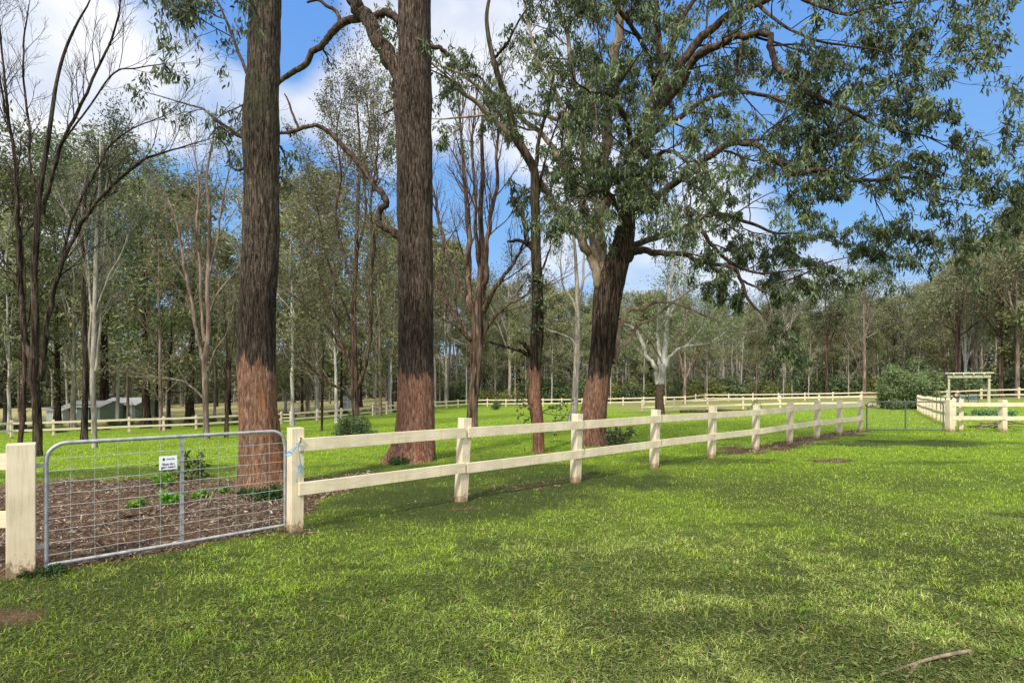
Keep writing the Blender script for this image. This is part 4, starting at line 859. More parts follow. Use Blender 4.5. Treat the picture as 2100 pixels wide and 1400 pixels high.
# bare upward-branching trees in the middle distance
def bare(label, px, Y, stems, mat, seed, leaf=None, L=(1.6, 3.2), per_m=1.5, lvl=2, prm=PR_BARE, disp=.06, name='bare_gum', tmat=None, ang=32, thin=1):
    b = at(px, Y); 
    if thin != 1: stems = [[tuple(q_) if isinstance(q_, dict) else (q_[0], q_[1], q_[2] * thin) + tuple(q_[3:]) for q_ in s_] for s_ in stems]
    tr = stems[0]
    lim = [[dict(per_m=per_m, L=L, lvl=lvl, ang=ang, lift=.1, t0=.25)] + list(s) for s in stems[1:]]
    return hero(name, label, 'tree', b, tr, lim, mat, Y, seed, prm, lvl, L, per_m, leaf, mat, disp=disp, tn=60, tsides=18, twigmat=tmat)
FINE = dict(per=5, L=.14, W=.05, hang=.5, spread=.12, col=(.085, .105, .04), tint=(.15, .16, .075), var=.3, detail=False)
Y4 = 26
bare('bare multi stemmed gum with fanned upright branches between the tall trunk and the slender gum', 970, Y4,
     [[(968, 885, 30), (968, 860, 24), (970, 820, 21), (975, 780, 23), (977, 730, 25), (978, 690, 26), (980, 640, 24), (984, 600, 18), (986, 560, 14), (988, 500, 12), (985, 430, 10), (990, 360, 9), (988, 280, 7), (992, 200, 4), (990, 150, 2)],
      [(970, 640, 15, 0), (958, 590, 13, .1), (963, 530, 12, .3), (962, 470, 11, .4), (955, 400, 9, .6), (950, 330, 7, .8), (945, 250, 5, 1)],
      [(988, 620, 13, 0), (997, 570, 11, -.2), (1000, 500, 10, -.3), (1008, 440, 9, -.4), (1020, 380, 8, -.5), (1018, 310, 6, -.6), (1028, 240, 4, -.6)],
      [(992, 640, 12, 0), (1010, 600, 10, -.5), (1035, 565, 8, -.8), (1055, 535, 7, -1), (1072, 505, 5, -1.2), (1085, 470, 3, -1.2)],
      [(962, 625, 10, 0), (940, 580, 9, .5), (918, 520, 8, .8), (905, 470, 7, 1), (893, 410, 5, 1.2), (880, 350, 3, 1.4)],
      [(966, 690, 9, 0), (935, 650, 8, .5), (905, 610, 6, .9), (885, 560, 4, 1.2)],
      [(984, 700, 9, 0), (1005, 660, 8, 0), (1035, 630, 7, 0), (1070, 612, 5, 0), (1095, 595, 3, 0)],
      [(986, 560, 9, 0), (975, 470, 8, -.5), (975, 390, 7, -.8), (968, 300, 5, -1), (975, 210, 3, -1.2)],
      [(968, 700, 7, 0), (955, 690, 6, -.4), (935, 668, 5, -.7), (915, 658, 3, -1)]], M['bark_pink'] if 0 else bark_mat('redbrown', (.03, .018, .012), (.10, .065, .048), (.22, .16, .125), 7), 41, None, (1.6, 3.4), 1.3)
Y6 = 19.2
D6 = bark_mat('blackstem', (.006, .005, .004), (.035, .024, .018), (.12, .095, .075), 8)
bare('dark multi stemmed gum with bare branches fanning out, leftmost of the large trees', 76, Y6,
     [[(77, 945, 34), (77, 920, 26), (77, 880, 25), (76, 850, 24), (73, 810, 24), (70, 780, 28), (70, 740, 24), (72, 690, 22), (72, 620, 20), (70, 560, 19), (74, 500, 18), (78, 440, 15), (84, 380, 13), (97, 300, 12), (108, 220, 11), (118, 160, 9), (135, 100, 8), (160, 45, 6), (185, 0, 4), (200, -60, 2)],
      [(66, 790, 20, 0), (60, 730, 18, .1), (48, 650, 16, .2), (40, 560, 15, .3), (36, 480, 13, .3), (34, 400, 12, .4), (30, 320, 10, .5), (18, 240, 9, .6), (8, 150, 7, .6), (2, 80, 5, .6), (-5, -10, 3, .6)],
      [(84, 780, 20, 0), (93, 710, 17, -.2), (100, 640, 16, -.3), (112, 590, 14, -.4), (128, 540, 13, -.5), (145, 500, 12, -.6), (165, 460, 11, -.7), (190, 425, 9, -.8), (215, 395, 9, -.9), (260, 355, 8, -1), (300, 325, 7, -1.1), (345, 310, 5, -1.2), (388, 298, 4, -1.3), (430, 285, 2, -1.3)],
      [(88, 440, 13, 0), (105, 370, 11, -.2), (125, 300, 10, -.3), (150, 245, 9, -.4), (178, 190, 8, -.5), (200, 140, 7, -.5), (225, 90, 6, -.6), (240, 40, 5, -.6), (250, -20, 3, -.6)],
      [(112, 600, 8, .1), (135, 500, 8, .3), (160, 420, 7, .4), (200, 350, 6, .5), (225, 300, 5, .6), (270, 265, 4, .7), (330, 240, 3, .8)],
      [(84, 400, 9, .2), (62, 340, 8, .4), (60, 260, 7, .5), (50, 180, 6, .6), (48, 90, 5, .6), (60, 10, 3, .6)],
      [(130, 290, 6, -.3), (185, 215, 5, -.6), (235, 150, 5, -.8), (280, 140, 4, -1), (345, 130, 2, -1.2)],
      [(20, 270, 8, .4), (6, 200, 6, .2), (-8, 110, 5, 0), (-20, 20, 3, 0)]], D6, 61,
     None, (.9, 2.2), 1.6, thin=.84)
bare('thin brown crooked gum close beside the dark multi stemmed gum', 40, 19.6, [[(38, 930, 16), (42, 900, 12), (46, 860, 12), (48, 820, 11), (50, 760, 11), (50, 700, 9), (47, 640, 8), (50, 560, 7), (44, 480, 5), (50, 400, 3)], [(50, 700, 6, 0), (65, 620, 5, .2), (75, 540, 3, .3)]], M['bark_brown'], 62, dict(FINE, per=7, hang=.8, col=(.05, .08, .03)), (.8, 1.6), 1.2)
bare('pale grey gum of tightly bundled thin stems behind the gate', 193, 24.5,
     [[(194, 915, 15), (194, 890, 11), (192, 840, 12), (190, 780, 13), (193, 700, 12), (196, 600, 11), (198, 500, 9), (204, 400, 7), (206, 330, 5), (205, 280, 3)],
      [(188, 780, 7, 0), (183, 700, 6, .1), (187, 620, 6, .1), (180, 540, 5, .2), (172, 470, 4, .3), (165, 400, 3, .4)],
      [(196, 760, 7, 0), (204, 680, 6, .1), (206, 600, 5, .2), (212, 520, 5, .2), (216, 430, 4, .3), (222, 340, 2, .3)],
      [(190, 640, 6, 0), (178, 560, 5, .2), (160, 500, 4, .4), (140, 440, 3, .6)],
      [(198, 640, 6, 0), (222, 570, 5, -.3), (250, 520, 4, -.5), (262, 480, 2, -.6)]], M['bark_pale'], 63, dict(FINE, per=3), (1.2, 2.4), 1.4)
bare('black fire darkened trunk standing against the left fence', 172, 31, [[(172, 900, 22), (173, 885, 16), (174, 840, 14), (176, 780, 14), (174, 700, 12), (172, 620, 11), (170, 540, 9), (172, 460, 7), (176, 380, 5), (180, 320, 3)], [(174, 620, 5, 0), (200, 560, 4, .5), (230, 520, 3, .8)], [(172, 520, 5, 0), (150, 440, 4, .5), (130, 380, 3, .8)], [(172, 470, 5, 0), (195, 400, 4, -.5), (215, 330, 3, -.8)]],
     D6, 64, dict(FINE, per=14, L=.22, W=.06, spread=.3, col=(.035, .055, .022), tint=(.08, .10, .045)), (1.6, 3.0), 1.6)
P10 = [[(424, 895, 17), (423, 880, 13), (422, 840, 12), (421, 780, 13), (420, 740, 12), (428, 680, 11), (426, 600, 10), (428, 520, 9), (430, 440, 8), (424, 360, 6), (438, 280, 4), (446, 210, 2)],
      [(418, 740, 9, 0), (405, 690, 8, .1), (396, 640, 8, .2), (385, 580, 7, .3), (375, 530, 6, .4), (365, 470, 5, .5), (345, 410, 4, .6), (325, 370, 2, .7)],
      [(420, 700, 8, 0), (412, 620, 7, -.1), (410, 540, 7, -.2), (404, 460, 6, -.3), (408, 380, 5, -.3), (400, 320, 3, -.4)],
      [(426, 760, 6, 0), (440, 720, 5, -.2), (462, 690, 4, -.4), (472, 655, 3, -.5)],
      [(430, 640, 6, 0), (448, 600, 5, .2), (480, 560, 4, .4), (505, 520, 3, .5)],
      [(428, 560, 6, 0), (445, 500, 5, .2), (455, 420, 4, .3), (470, 350, 2, .4)],
      [(415, 815, 5, 0), (390, 790, 4, -.2), (360, 778, 3, -.4), (320, 772, 2, -.6)]]
bare('pinkish pale gum with several upright stems, left of the stout trunk', 423, 31, P10, M['bark_pink'], 65, dict(FINE, per=2), (1.8, 3.4), 1.5)
bare('thin twin grey stems just left of the stout trunk', 465, 32, [[(464, 885, 12), (465, 860, 8), (468, 800, 7), (472, 740, 6), (480, 680, 4), (482, 620, 3)], [(464, 850, 6, 0), (462, 780, 5, .1), (466, 720, 4, .1), (460, 640, 3, .2)]], M['bark_brown'], 66, dict(FINE, per=4, col=(.05, .07, .03)), (.8, 1.6), 1.3)
P12 = [[(728, 895, 22), (729, 880, 16), (730, 850, 15), (728, 820, 16), (728, 790, 17), (727, 740, 13), (726, 690, 11), (726, 620, 10), (730, 540, 9), (732, 460, 8), (736, 380, 7), (738, 300, 5), (733, 230, 4), (730, 175, 2)],
      [(730, 800, 11, 0), (745, 760, 9, -.2), (755, 720, 8, -.3), (762, 660, 7, -.4), (760, 580, 7, -.4), (768, 500, 6, -.5), (760, 420, 5, -.5), (772, 340, 3, -.5), (776, 270, 2, -.5)],
      [(724, 820, 7, 0), (705, 800, 6, -.4), (680, 788, 6, -.8), (655, 770, 5, -1.1), (630, 745, 4, -1.4), (600, 722, 3, -1.6)],
      [(726, 780, 7, 0), (715, 740, 7, .1), (698, 712, 6, .3), (685, 690, 5, .4), (660, 660, 4, .6), (620, 620, 3, .8), (590, 600, 2, 1)],
      [(724, 740, 7, 0), (700, 700, 6, -.2), (690, 650, 5, -.2), (665, 600, 4, -.3), (650, 540, 3, -.4)],
      [(728, 600, 6, 0), (705, 520, 5, .4), (690, 440, 5, .6), (700, 360, 4, .7), (690, 280, 3, .7), (700, 210, 2, .7)],
      [(732, 520, 6, 0), (750, 440, 5, .5), (745, 350, 4, .8), (758, 270, 3, .9), (750, 200, 2, .9)],
      [(727, 680, 6, 0), (700, 610, 5, .6), (670, 530, 4, 1), (655, 450, 3, 1.2), (640, 380, 2, 1.3)]]
bare('airy gum with sparse yellowish crown and low sweeping branches, between the two thick trunks', 728, 36, P12, M['bark_brown'], 67, dict(FINE, per=7, L=.2, W=.07, spread=.16, col=(.085, .11, .045), tint=(.19, .19, .09)), (2.4, 4.4), 1.9, tmat=M['bark_pink'])
bare('very thin dark sapling trunk on the lawn behind the near gate post', 660, 36, [[(660, 893, 7), (660, 880, 5), (661, 830, 5), (662, 780, 4), (663, 730, 3), (668, 690, 2)]], D6, 68, dict(FINE, per=3), (.5, 1.2), 1, name='sapling')
bare('slim whitish gum with peeling bark left of the spreading gum', 1172, 33, [[(1168, 880, 30), (1172, 862, 19), (1178, 830, 14), (1180, 790, 12), (1183, 740, 12), (1184, 680, 11), (1185, 620, 10), (1182, 560, 8), (1178, 500, 6), (1170, 440, 4)],
      [(1183, 715, 6, 0), (1172, 697, 5, -.2), (1150, 685, 4, -.4), (1120, 675, 3, -.6)],
      [(1182, 640, 6, 0), (1172, 610, 5, 0), (1155, 585, 4, 0), (1150, 540, 3, 0), (1152, 500, 2, 0)],
      [(1186, 620, 6, 0), (1195, 570, 5, .3), (1200, 500, 4, .5), (1215, 450, 3, .6)]], M['bark_pale'], 69, dict(FINE, per=5), (1.4, 2.8), 1.2)
bare('white limbed gum forking low above a dark ragged base, beyond the fifth fence bay', 1354, 48, [[(1353, 852, 24), (1353, 838, 20), (1352, 815, 17), (1354, 795, 18), (1356, 770, 16), (1362, 740, 12), (1366, 700, 11), (1369, 650, 10), (1374, 590, 8), (1380, 540, 6), (1378, 480, 4)],
      [(1350, 790, 12, 0), (1346, 765, 10, 0), (1337, 745, 9, 0), (1325, 728, 9, 0), (1318, 700, 8, 0), (1305, 680, 7, 0), (1288, 668, 5, 0), (1270, 660, 3, 0)],
      [(1354, 780, 10, 0), (1353, 745, 9, .2), (1350, 700, 8, .4), (1347, 680, 6, .4)],
      [(1362, 760, 8, 0), (1372, 735, 7, -.2), (1388, 718, 6, -.4), (1410, 710, 5, -.5), (1455, 702, 3, -.6)],
      [(1406, 710, 4, -.4), (1425, 690, 3, -.4), (1445, 665, 2, -.4)],
      [(1368, 660, 6, 0), (1385, 620, 5, .3), (1392, 560, 4, .5), (1405, 500, 3, .6)]], bark_mat('whitegum_dark_foot', (.13, .125, .12), (.29, .285, .27), (.46, .455, .44), 2.5, 2.6, [(.015, .01, .008), (.05, .032, .022), (.14, .10, .075), (.05, .03, .02)], rough_bark=False, zs=.3), 70, dict(FINE, per=9, L=.28, W=.09, spread=.3, hang=.7), (2, 3.6), .8)
def pillar_stems(cx, base, top, n, w0, fan, seed):
    r = np.random.default_rng(seed); out = []
    for i in range(n):
        f = (i - (n - 1) / 2) / max(1, (n - 1) / 2); h = top + abs(f) * (base - top) * .25 + r.uniform(-15, 60); y0 = base - 30 - r.uniform(0, 130); f = f + r.uniform(-.35, .35)
        out.append([(cx + f * 3, y0, w0 * .6, 0), (cx + f * fan * .35, y0 - (y0 - h) * .35, w0 * .5, f), (cx + f * fan * .7 + r.uniform(-5, 5), y0 - (y0 - h) * .7, w0 * .35, f * 2 * r.uniform(-1, 1)), (cx + f * fan, h, w0 * .15, f * 3 * r.uniform(-1, 1))])
    return out
for (px, Y, by, top, n_, w0, fan, mt, lab, sd_) in [
    (1404, 82, 818, 560, 6, 9, 50, 'bark_pink', 'reddish bare branched gum at the far fence right of the white limbed gum', 81),
    (1608, 88, 812, 560, 8, 10, 75, 'bark_pale', 'fan shaped pale branched gum with a red brown foot behind the far fence', 82),
    (1772, 86, 812, 555, 8, 12, 70, 'bark_pink', 'broad bare headed gum behind the far fence left of the leafy bush', 83),
    (1695, 88, 812, 580, 4, 9, 25, 'bark_brown', 'narrow brown gum with several straight stems behind the far fence', 84),
    (1045, 86, 812, 560, 6, 10, 45, 'bark_pale', 'pale twin trunked gum at the forest edge behind the slender gum', 85),
    (914, 84, 818, 600, 5, 9, 36, 'bark_pale', 'pale spindly gum just right of the tall trunk at the forest edge', 86),
    (1962, 70, 812, 540, 5, 15, 60, 'bark_brown', 'thick brown trunk behind the left post of the shelter', 87),
    (1979, 72, 812, 550, 4, 11, 50, 'bark_white', 'straight white trunk seen through the shelter', 88),
    (1994, 74, 812, 540, 6, 12, 80, 'bark_pink', 'pinkish trunk with many pale branches above the shelter roof', 89),
    (2052, 66, 808, 500, 5, 18, 80, 'bark_brown', 'dark brown trunk with a pale scar right of the shelter', 90),
    (2086, 64, 808, 500, 5, 15, 60, 'bark_pink', 'brown forked trunk near the right edge beyond the garden', 91)]:
    w0 *= .68; tr = [(px, by + 8, w0 * 1.4), (px, by - 5, w0), (px + 1, by - 60, w0 * .9), (px, (by + top) / 2, w0 * .6), (px - 2, top + 40, w0 * .35), (px, top, w0 * .15)]
    bare(lab, px, Y, [tr] + pillar_stems(px, by, top, n_, w0 * .8, fan, sd_), M[mt], sd_, dict(FINE, per=4, L=.34, W=.13, spread=.5, col=(.075, .095, .042), tint=(.15, .15, .08)) if px < 1900 else dict(FINE, per=3, L=.34, W=.12, spread=.6, col=(.13, .15, .07), tint=(.24, .25, .13)), (3, 5.5), .8)
print('hero done')

# ------------------------------------------------------------------ forest trees (kinds, copied)
def forest_proto(name, seed, H, r0, crown0, spread, nmain, kind, barkmat, leafcol, tint, per, lL, lW, hang=.4, sp=.35, matl='leaf_far', twigr=.01):
    r = np.random.default_rng(seed); root = bpy.data.objects.new(name, None)
    A = Acc(); n = 14
    bend = r.normal(0, .025 * H, 2)
    P = np.array([(bend[0] * (t ** 1.5) + r.normal(0, .1) * t, bend[1] * t ** 1.5 + r.normal(0, .1) * t, -.4 + t * H * .93) for t in np.linspace(0, 1, n)])
    rr = r0 * (1 - np.linspace(0, 1, n) ** .8 * .9); rr[0] *= 1.35
    tubes(A, catmull(P, 26)[None], np.interp(np.linspace(0, n - 1, 26), np.arange(n), rr)[None], 10, disp=.1, seed=seed)
    G = Grow(seed)
    prm = dict(n=[3, 4, 5, 6], curl=[.25, .2, .15, .1], up=[.02, .05, .05, .08], k=[0, 6, 6, 5], ang=[45, 45, 42, 40], ratio=.5, rr=.5, tap=.3, rmin=twigr, sides=[3, 3, 4, 5], t0=.25)
    if kind == 'case': prm.update(up=[.0, .0, .03, .05], ang=[50, 50, 50, 45])
    for i in range(nmain):
        t = crown0 + (.97 - crown0) * (i + r.random()) / nmain; f = t * (n - 1); a = min(int(f), n - 2); p = P[a] + (P[a + 1] - P[a]) * (f - a)
        an = i * 2.4 + r.uniform(-.4, .4); el = {'gum': r.uniform(.5, 1.4), 'case': r.uniform(-.05, .7), 'thin': r.uniform(1, 2.2)}[kind]
        d = np.array([math.cos(an), math.sin(an), el]); tt = (t - crown0) / (1 - crown0)
        L = spread * (1.0 if kind != 'case' else 1.15) * (1 - .55 * abs(tt - .35) * 1.3) * r.uniform(.7, 1.15)
        G.branch(p, d, L, rr[a] * .42, 2 , prm)
    # leaders
    for _ in range(3): G.branch(P[-2], np.array([r.normal(0, .4), r.normal(0, .4), 1]), spread * .6, rr[-2] * .6, 2, prm)
    # dead snags lower down
    for _ in range(6):
        t = r.uniform(.12, crown0 + .1); f = t * (n - 1); a = int(f); an = r.random() * 6.28
        G2 = wander(r, P[a], np.array([math.cos(an), math.sin(an), .5]), spread * r.uniform(.25, .55), 5, .2, .02); G.put(G2, rr[a] * .22, .01, 3)
    G.mesh(A); tm = A.mesh('trunk', barkmat)
    B = Acc(); twig_leaves(B, r, G.tw, per, lL, lW, hang, sp, leafcol, .35, tint, False)
    cm_ = B.mesh('crown', M[matl], smooth=False)
    print('proto', name, len(G.tw), B.n // 4)
    return tm, cm_
DG = (.060, .080, .032); OG = (.20, .22, .10); YG = (.25, .26, .125); CG = (.10, .125, .05)
protos = {
 'g0': forest_proto('gum', 101, 22, .19, .14, 5.0, 21, 'gum', M['bark_brown'], OG, (.30, .31, .17), 8, .46, .20),
 'g1': forest_proto('gum', 102, 22, .16, .36, 4.2, 16, 'gum', M['bark_pale'], OG, YG, 9, .44, .19),
 'g2': forest_proto('gum', 103, 22, .17, .12, 4.6, 21, 'gum', M['bark_pink'], YG, (.23, .23, .12), 8, .44, .19),
 't0': forest_proto('thin', 104, 22, .14, .38, 3.4, 15, 'thin', M['bark_pale'], OG, YG, 7, .40, .17),
 't1': forest_proto('thin', 105, 22, .14, .30, 3.8, 16, 'thin', M['bark_pink'], OG, (.20, .20, .11), 6, .40, .16),
 'c0': forest_proto('case', 106, 24, .30, .20, 5.2, 22, 'case', M['bark_dark'], CG, (.20, .22, .10), 6, .44, .13, .2, .4),
 'c1': forest_proto('case', 107, 24, .26, .25, 4.6, 20, 'case', M['bark_dark'], (.11, .135, .055), (.21, .23, .11), 7, .42, .13, .2, .4),
 'd0': forest_proto('gum', 108, 24, .26, .20, 5.4, 20, 'gum', M['bark_dark'], (.11, .135, .065), (.23, .245, .13), 6, .42, .17),
}
protos['b0'] = forest_proto('bare', 110, 22, .20, .16, 5.6, 15, 'thin', M['bark_pale'], OG, YG, 2, .40, .17, twigr=.035)
protos['b1'] = forest_proto('bare', 111, 22, .20, .10, 5.0, 16, 'thin', M['bark_pink'], OG, YG, 2, .40, .17, twigr=.035)
protos['b2'] = forest_proto('bare', 112, 22, .17, .30, 3.6, 11, 'thin', bark_mat('greywhite', (.20, .19, .17), (.38, .36, .33), (.55, .53, .5), 4, rough_bark=False), YG, YG, 3, .40, .17, twigr=.03)
KIND = {'b0': ('bare_gum', 'sparse pale gum with bare fanned branches'), 'b1': ('bare_gum', 'sparse pinkish gum with bare fanned branches'), 'b2': ('bare_gum', 'whitish straight thin gum with few leaves'),'g0': ('forest_gum', 'brown barked gum with a loose olive crown'), 'g1': ('forest_gum', 'pale trunked gum with a high olive crown'), 'g2': ('forest_gum', 'pinkish trunked gum with a light green crown'),
        't0': ('forest_gum', 'thin pale upright gum'), 't1': ('forest_gum', 'thin pinkish upright gum'), 'c0': ('she_oak', 'dark feathery she oak with a dense rounded crown'), 'c1': ('she_oak', 'dark slender she oak with wispy foliage'), 'd0': ('forest_gum', 'black trunked gum with a dark green crown')}
def place_tree(px, Y, top, kind, where, r):
    x, y, z = at(px, Y); tm, cm_ = protos[kind]; H0 = 24 if kind in ('c0', 'c1', 'd0') else 22
    H = max(5, CH - (top - HY) / F * Y - z); s = H / H0
    nm, lab = KIND[kind]
    root = thing(nm, (x, y, z), lab + ' ' + where, 'tree', 'gums and she oaks ' + where, r.uniform(0, 6.28))
    w_ = s * r.uniform(.9, 1.2) if kind[0] != 't' else s * r.uniform(.8, 1.1); root.scale = (w_, w_, s)
    mobj('trunk', tm, root); mobj('crown', cm_, root)
r = np.random.default_rng(5)
LEFT = [(-60, 49, 200, 'c0'), (12, 48, 330, 'c1'), (70, 68, 340, 'g1'), (118, 53, 262, 'c0'), (212, 74, 262, 'c0'), (262, 66, 340, 't1'), (300, 51, 305, 'c0'), (345, 70, 370, 'g1'), (385, 53, 335, 'c1'), (440, 66, 470, 'g1'), (522, 72, 500, 'g0'),
        (585, 64, 420, 'g1'), (632, 62, 370, 'g2'), (690, 68, 330, 't1'), (770, 66, 420, 't0'), (805, 78, 500, 'g0'), (560, 84, 540, 'c1'), (660, 82, 540, 'g0'), (740, 84, 550, 'c0'), (345, 49, 540, 'c1'), (40, 58, 450, 't1'), (320, 60, 560, 'c1'), (470, 72, 560, 'c0'), (620, 72, 600, 'c0'), (50, 47, 560, 'c1'), (395, 74, 560, 'c1'), (170, 90, 560, 'g2'),
        (-180, 55, 260, 'd0'), (-120, 60, 230, 'c0'), (-260, 60, 240, 'd0'), (560, 58, 570, 'c1'), (700, 82, 600, 'c0')]
for px, Y, top, k in LEFT + [(150, 50, 330, 'b0'), (240, 54, 360, 'b2'), (330, 47, 400, 'b1'), (505, 52, 400, 'b0'), (600, 50, 380, 'b2'), (650, 60, 360, 'b0'), (690, 52, 420, 'b2'), (780, 62, 430, 'b1'), (800, 68, 520, 'b2'), (20, 46, 420, 'b2')]: place_tree(px, Y, top, k, 'beyond the left paddock fence', r)
tops = [(820, 430), (880, 470), (930, 480), (975, 560), (1010, 610), (1060, 570), (1120, 560), (1180, 600), (1300, 590), (1450, 605), (1550, 612), (1650, 615), (1750, 600), (1850, 590), (1900, 560), (1950, 520), (2000, 480), (2060, 430), (2120, 390), (2400, 330)]
topf = lambda p: float(np.interp(p, [a for a, b in tops], [b for a, b in tops]))
for px, Y, top, k in ((2085, 66, 480, 'g2'), (2150, 62, 430, 'g0'), (2010, 80, 530, 't1'), (1940, 84, 560, 'g2'), (2290, 60, 420, 'g1'), (1905, 92, 590, 'g0'), (2040, 86, 510, 'g1'), (2260, 60, 420, 'g1')):
    place_tree(px, Y, top, k, 'beyond the garden on the right', r)
for row, (Y0_, n_, dt, where) in enumerate([(89, 34, 45, 'standing in front of the forest edge'), (97, 40, 12, 'in the forest edge behind the paddocks'), (108, 52, 0, 'in the forest edge behind the paddocks'), (124, 44, -6, 'in the back of the forest')]):
    for i in range(n_):
        px = 800 + (2330 - 800) * (i + r.uniform(0, 1)) / n_
        Y = Y0_ + r.uniform(-5, 5); top = topf(px) + 6 + dt + r.uniform(-16, 36)
        k = r.choice(['g0', 'g1', 'g2', 't0', 't1', 'd0', 'g1', 't0', 'b2', 'b2'] if row else ['b0', 'b1', 'b2', 'b2', 't0', 'b0']); place_tree(px, Y, top, k, where, r)
for i in range(34):
    px = -420 + 1250 * (i + r.random()) / 34; Y = r.uniform(105, 125); place_tree(px, Y, r.uniform(560, 640), r.choice(['g0', 'd0', 'c0', 'g1', 'g2']), 'far beyond the dry pasture', r)
print('forest done')

# far-off wood closing the view
A = Acc(); n = 95000; r = np.random.default_rng(9)
ang = r.uniform(-1.05, 1.05, n); dist = r.uniform(150, 185, n); X = np.sin(ang) * dist; Y = np.cos(ang) * dist; gzv = gz(X, Y)
Htop = 15 + 6 * fbm(X * .06, Y * .06, 3, 7) - 7 * (X < -15); zz_ = gzv + Htop * r.random(n) ** 1.15 - .3
C = np.array([.15, .16, .09]) * (.5 + .9 * fbm(X * .15, zz_ * .25, 3, 8))[:, None] * r.uniform(.6, 1.4, (n, 1))
Dv = r.normal(size=(n, 3)); Dv /= np.linalg.norm(Dv, axis=1, keepdims=True); leaves(A, r, np.c_[X, Y, zz_], Dv, r.uniform(.7, 1.5, n), r.uniform(.4, .9, n), C)
n = 26000; ang = r.uniform(-.32, 1.05, n); dist = r.uniform(132, 150, n); X = np.sin(ang) * dist; Y = np.cos(ang) * dist; zz2 = gz(X, Y) - .3 + 9 * fbm(X * .2, Y * .2, 3, 17) * r.random(n) * 1.6
C = np.array([.13, .145, .075]) * (.4 + 1.0 * fbm(X * .3, zz2 * .5, 3, 8))[:, None] * r.uniform(.6, 1.4, (n, 1)); Dv = r.normal(size=(n, 3)); Dv /= np.linalg.norm(Dv, axis=1, keepdims=True)
leaves(A, r, np.c_[X, Y, zz2], Dv, r.uniform(.5, 1.1, n), r.uniform(.3, .6, n), C)
o = mobj('distant_wood', A.mesh('distant_wood', M['leaf_far'], smooth=False)); tag(o, 'distant dull green wood closing the view behind the forest edge', 'wood', kind='stuff')
A = Acc(); n = 420; ang = r.uniform(-1.0, 1.0, n); dist = r.uniform(132, 160, n); X = np.sin(ang) * dist; Y = np.cos(ang) * dist; Z = gz(X, Y)
P = np.stack([np.c_[X, Y, Z - .5], np.c_[X + r.normal(0, .4, n), Y, Z + 7], np.c_[X + r.normal(0, .8, n), Y, Z + r.uniform(12, 17, n)]], 1); tubes(A, P, np.repeat(np.array([[.22, .17, .06]]), n, 0) * r.uniform(.6, 1.3, (n, 1)), 5, cap=False)
o = mobj('distant_trunks', A.mesh('distant_trunks', M['bark_pale'])); tag(o, 'mass of pale thin trunks deep inside the forest', 'trunks', kind='stuff')

# ------------------------------------------------------------------ bushes
def bush_mesh(seed, w_, h, col, tint, n=70, per=26, L=.10, Wd=.045, hang=.1, stem=.012, detail=False, spread=.06, mat='leaf', lvl=1):
    r = np.random.default_rng(seed); G = Grow(seed); prm = dict(n=[4, 5, 6], curl=[.2, .18, .15], up=[.05, .05, .05], k=[0, 5, 5], ang=[40, 40, 40], ratio=.5, rr=.5, tap=.3, rmin=.002, sides=[3, 3, 4], t0=.3)
    for i in range(n):
        an = r.random() * 6.28; el = r.uniform(.25, 2.5); d = np.array([math.cos(an) * w_ / h, math.sin(an) * w_ / h, el]); d /= np.linalg.norm(d)
        L_ = .9 / math.sqrt((d[0] ** 2 + d[1] ** 2) / (w_ / 2) ** 2 + d[2] ** 2 / h ** 2) * r.uniform(.5, .9)
        G.branch(np.array([r.normal(0, w_ * .05), r.normal(0, w_ * .05), -.03]), d, L_, stem, lvl, prm)
    A = Acc(); G.mesh(A); B = Acc(); twig_leaves(B, r, G.tw, per, L, Wd, hang, spread, col, .35, tint, detail)
    return A.mesh('stems', M['bark_brown']), B.mesh('foliage', M[mat], smooth=False)
def put_bush(name, label, cat, loc, meshes, s=1, group=None, rz=0, sc=None):
    t = thing(name, loc, label, cat, group, rz); t.scale = sc or (s, s, s)
    mobj('stems', meshes[0], t); mobj('foliage', meshes[1], t); return t
x, y, z = at(1868, 46); put_bush('bush', 'large rounded leafy bush behind the start of the receding fence', 'bush', (x, y, z), bush_mesh(201, 5.2, 5.3, (.09, .14, .05), (.24, .34, .14), 84, 20, .2, .085, .5, .03, False, .14, 'leaf', 2), rz=.4)
x, y, z = at(1843, 47.5); put_bush('bush', 'yellow tinged young bush left of the large leafy bush', 'bush', (x, y, z), bush_mesh(202, 3.4, 3.4, (.12, .14, .03), (.20, .21, .04), 50, 14, .2, .08, .3, .02, False, .14, 'leaf', 2))
x, y, z = ground(722, 893); put_bush('shrub', 'round green shrub at the foot of the airy gum', 'shrub', (x, y, z), bush_mesh(203, 2.7, 1.25, (.06, .10, .03), (.15, .20, .09), 34, 7, .10, .05, .1, .01, False, .07, 'leaf', 2))
x, y, z = ground(388, 985); put_bush('sapling', 'broad leafed sapling seen through the near gate mesh', 'sapling', (x, y, z), bush_mesh(204, 1.25, .95, (.045, .085, .02), (.12, .19, .05), 12, 4, .12, .05, .2, .008, True, .02, 'leaf', 1))
x, y, z = ground(1262, 918); put_bush('sapling', 'small shrub with dark leaves at the foot of the spreading gum', 'sapling', (x, y, z), bush_mesh(205, 1.3, 1.35, (.05, .08, .025), (.13, .16, .07), 18, 6, .11, .05, .2, .008, True, .03, 'leaf', 1))
x, y, z = ground(1546, 848); put_bush('sapling', 'thin leafy sapling in front of the middle fence', 'sapling', (x, y, z), bush_mesh(206, 1.4, 1.7, (.05, .08, .025), (.13, .16, .07), 9, 4, .17, .08, .1, .012, False, .06, 'leaf', 1))
x, y, z = ground(1017, 840); put_bush('sapling', 'small green sapling at the far fence behind the bare gum', 'sapling', (x, y, z), bush_mesh(207, 1.2, 2.0, (.06, .10, .03), (.13, .18, .06), 20, 8, .2, .09, .1, .015, False, .1, 'leaf', 1))
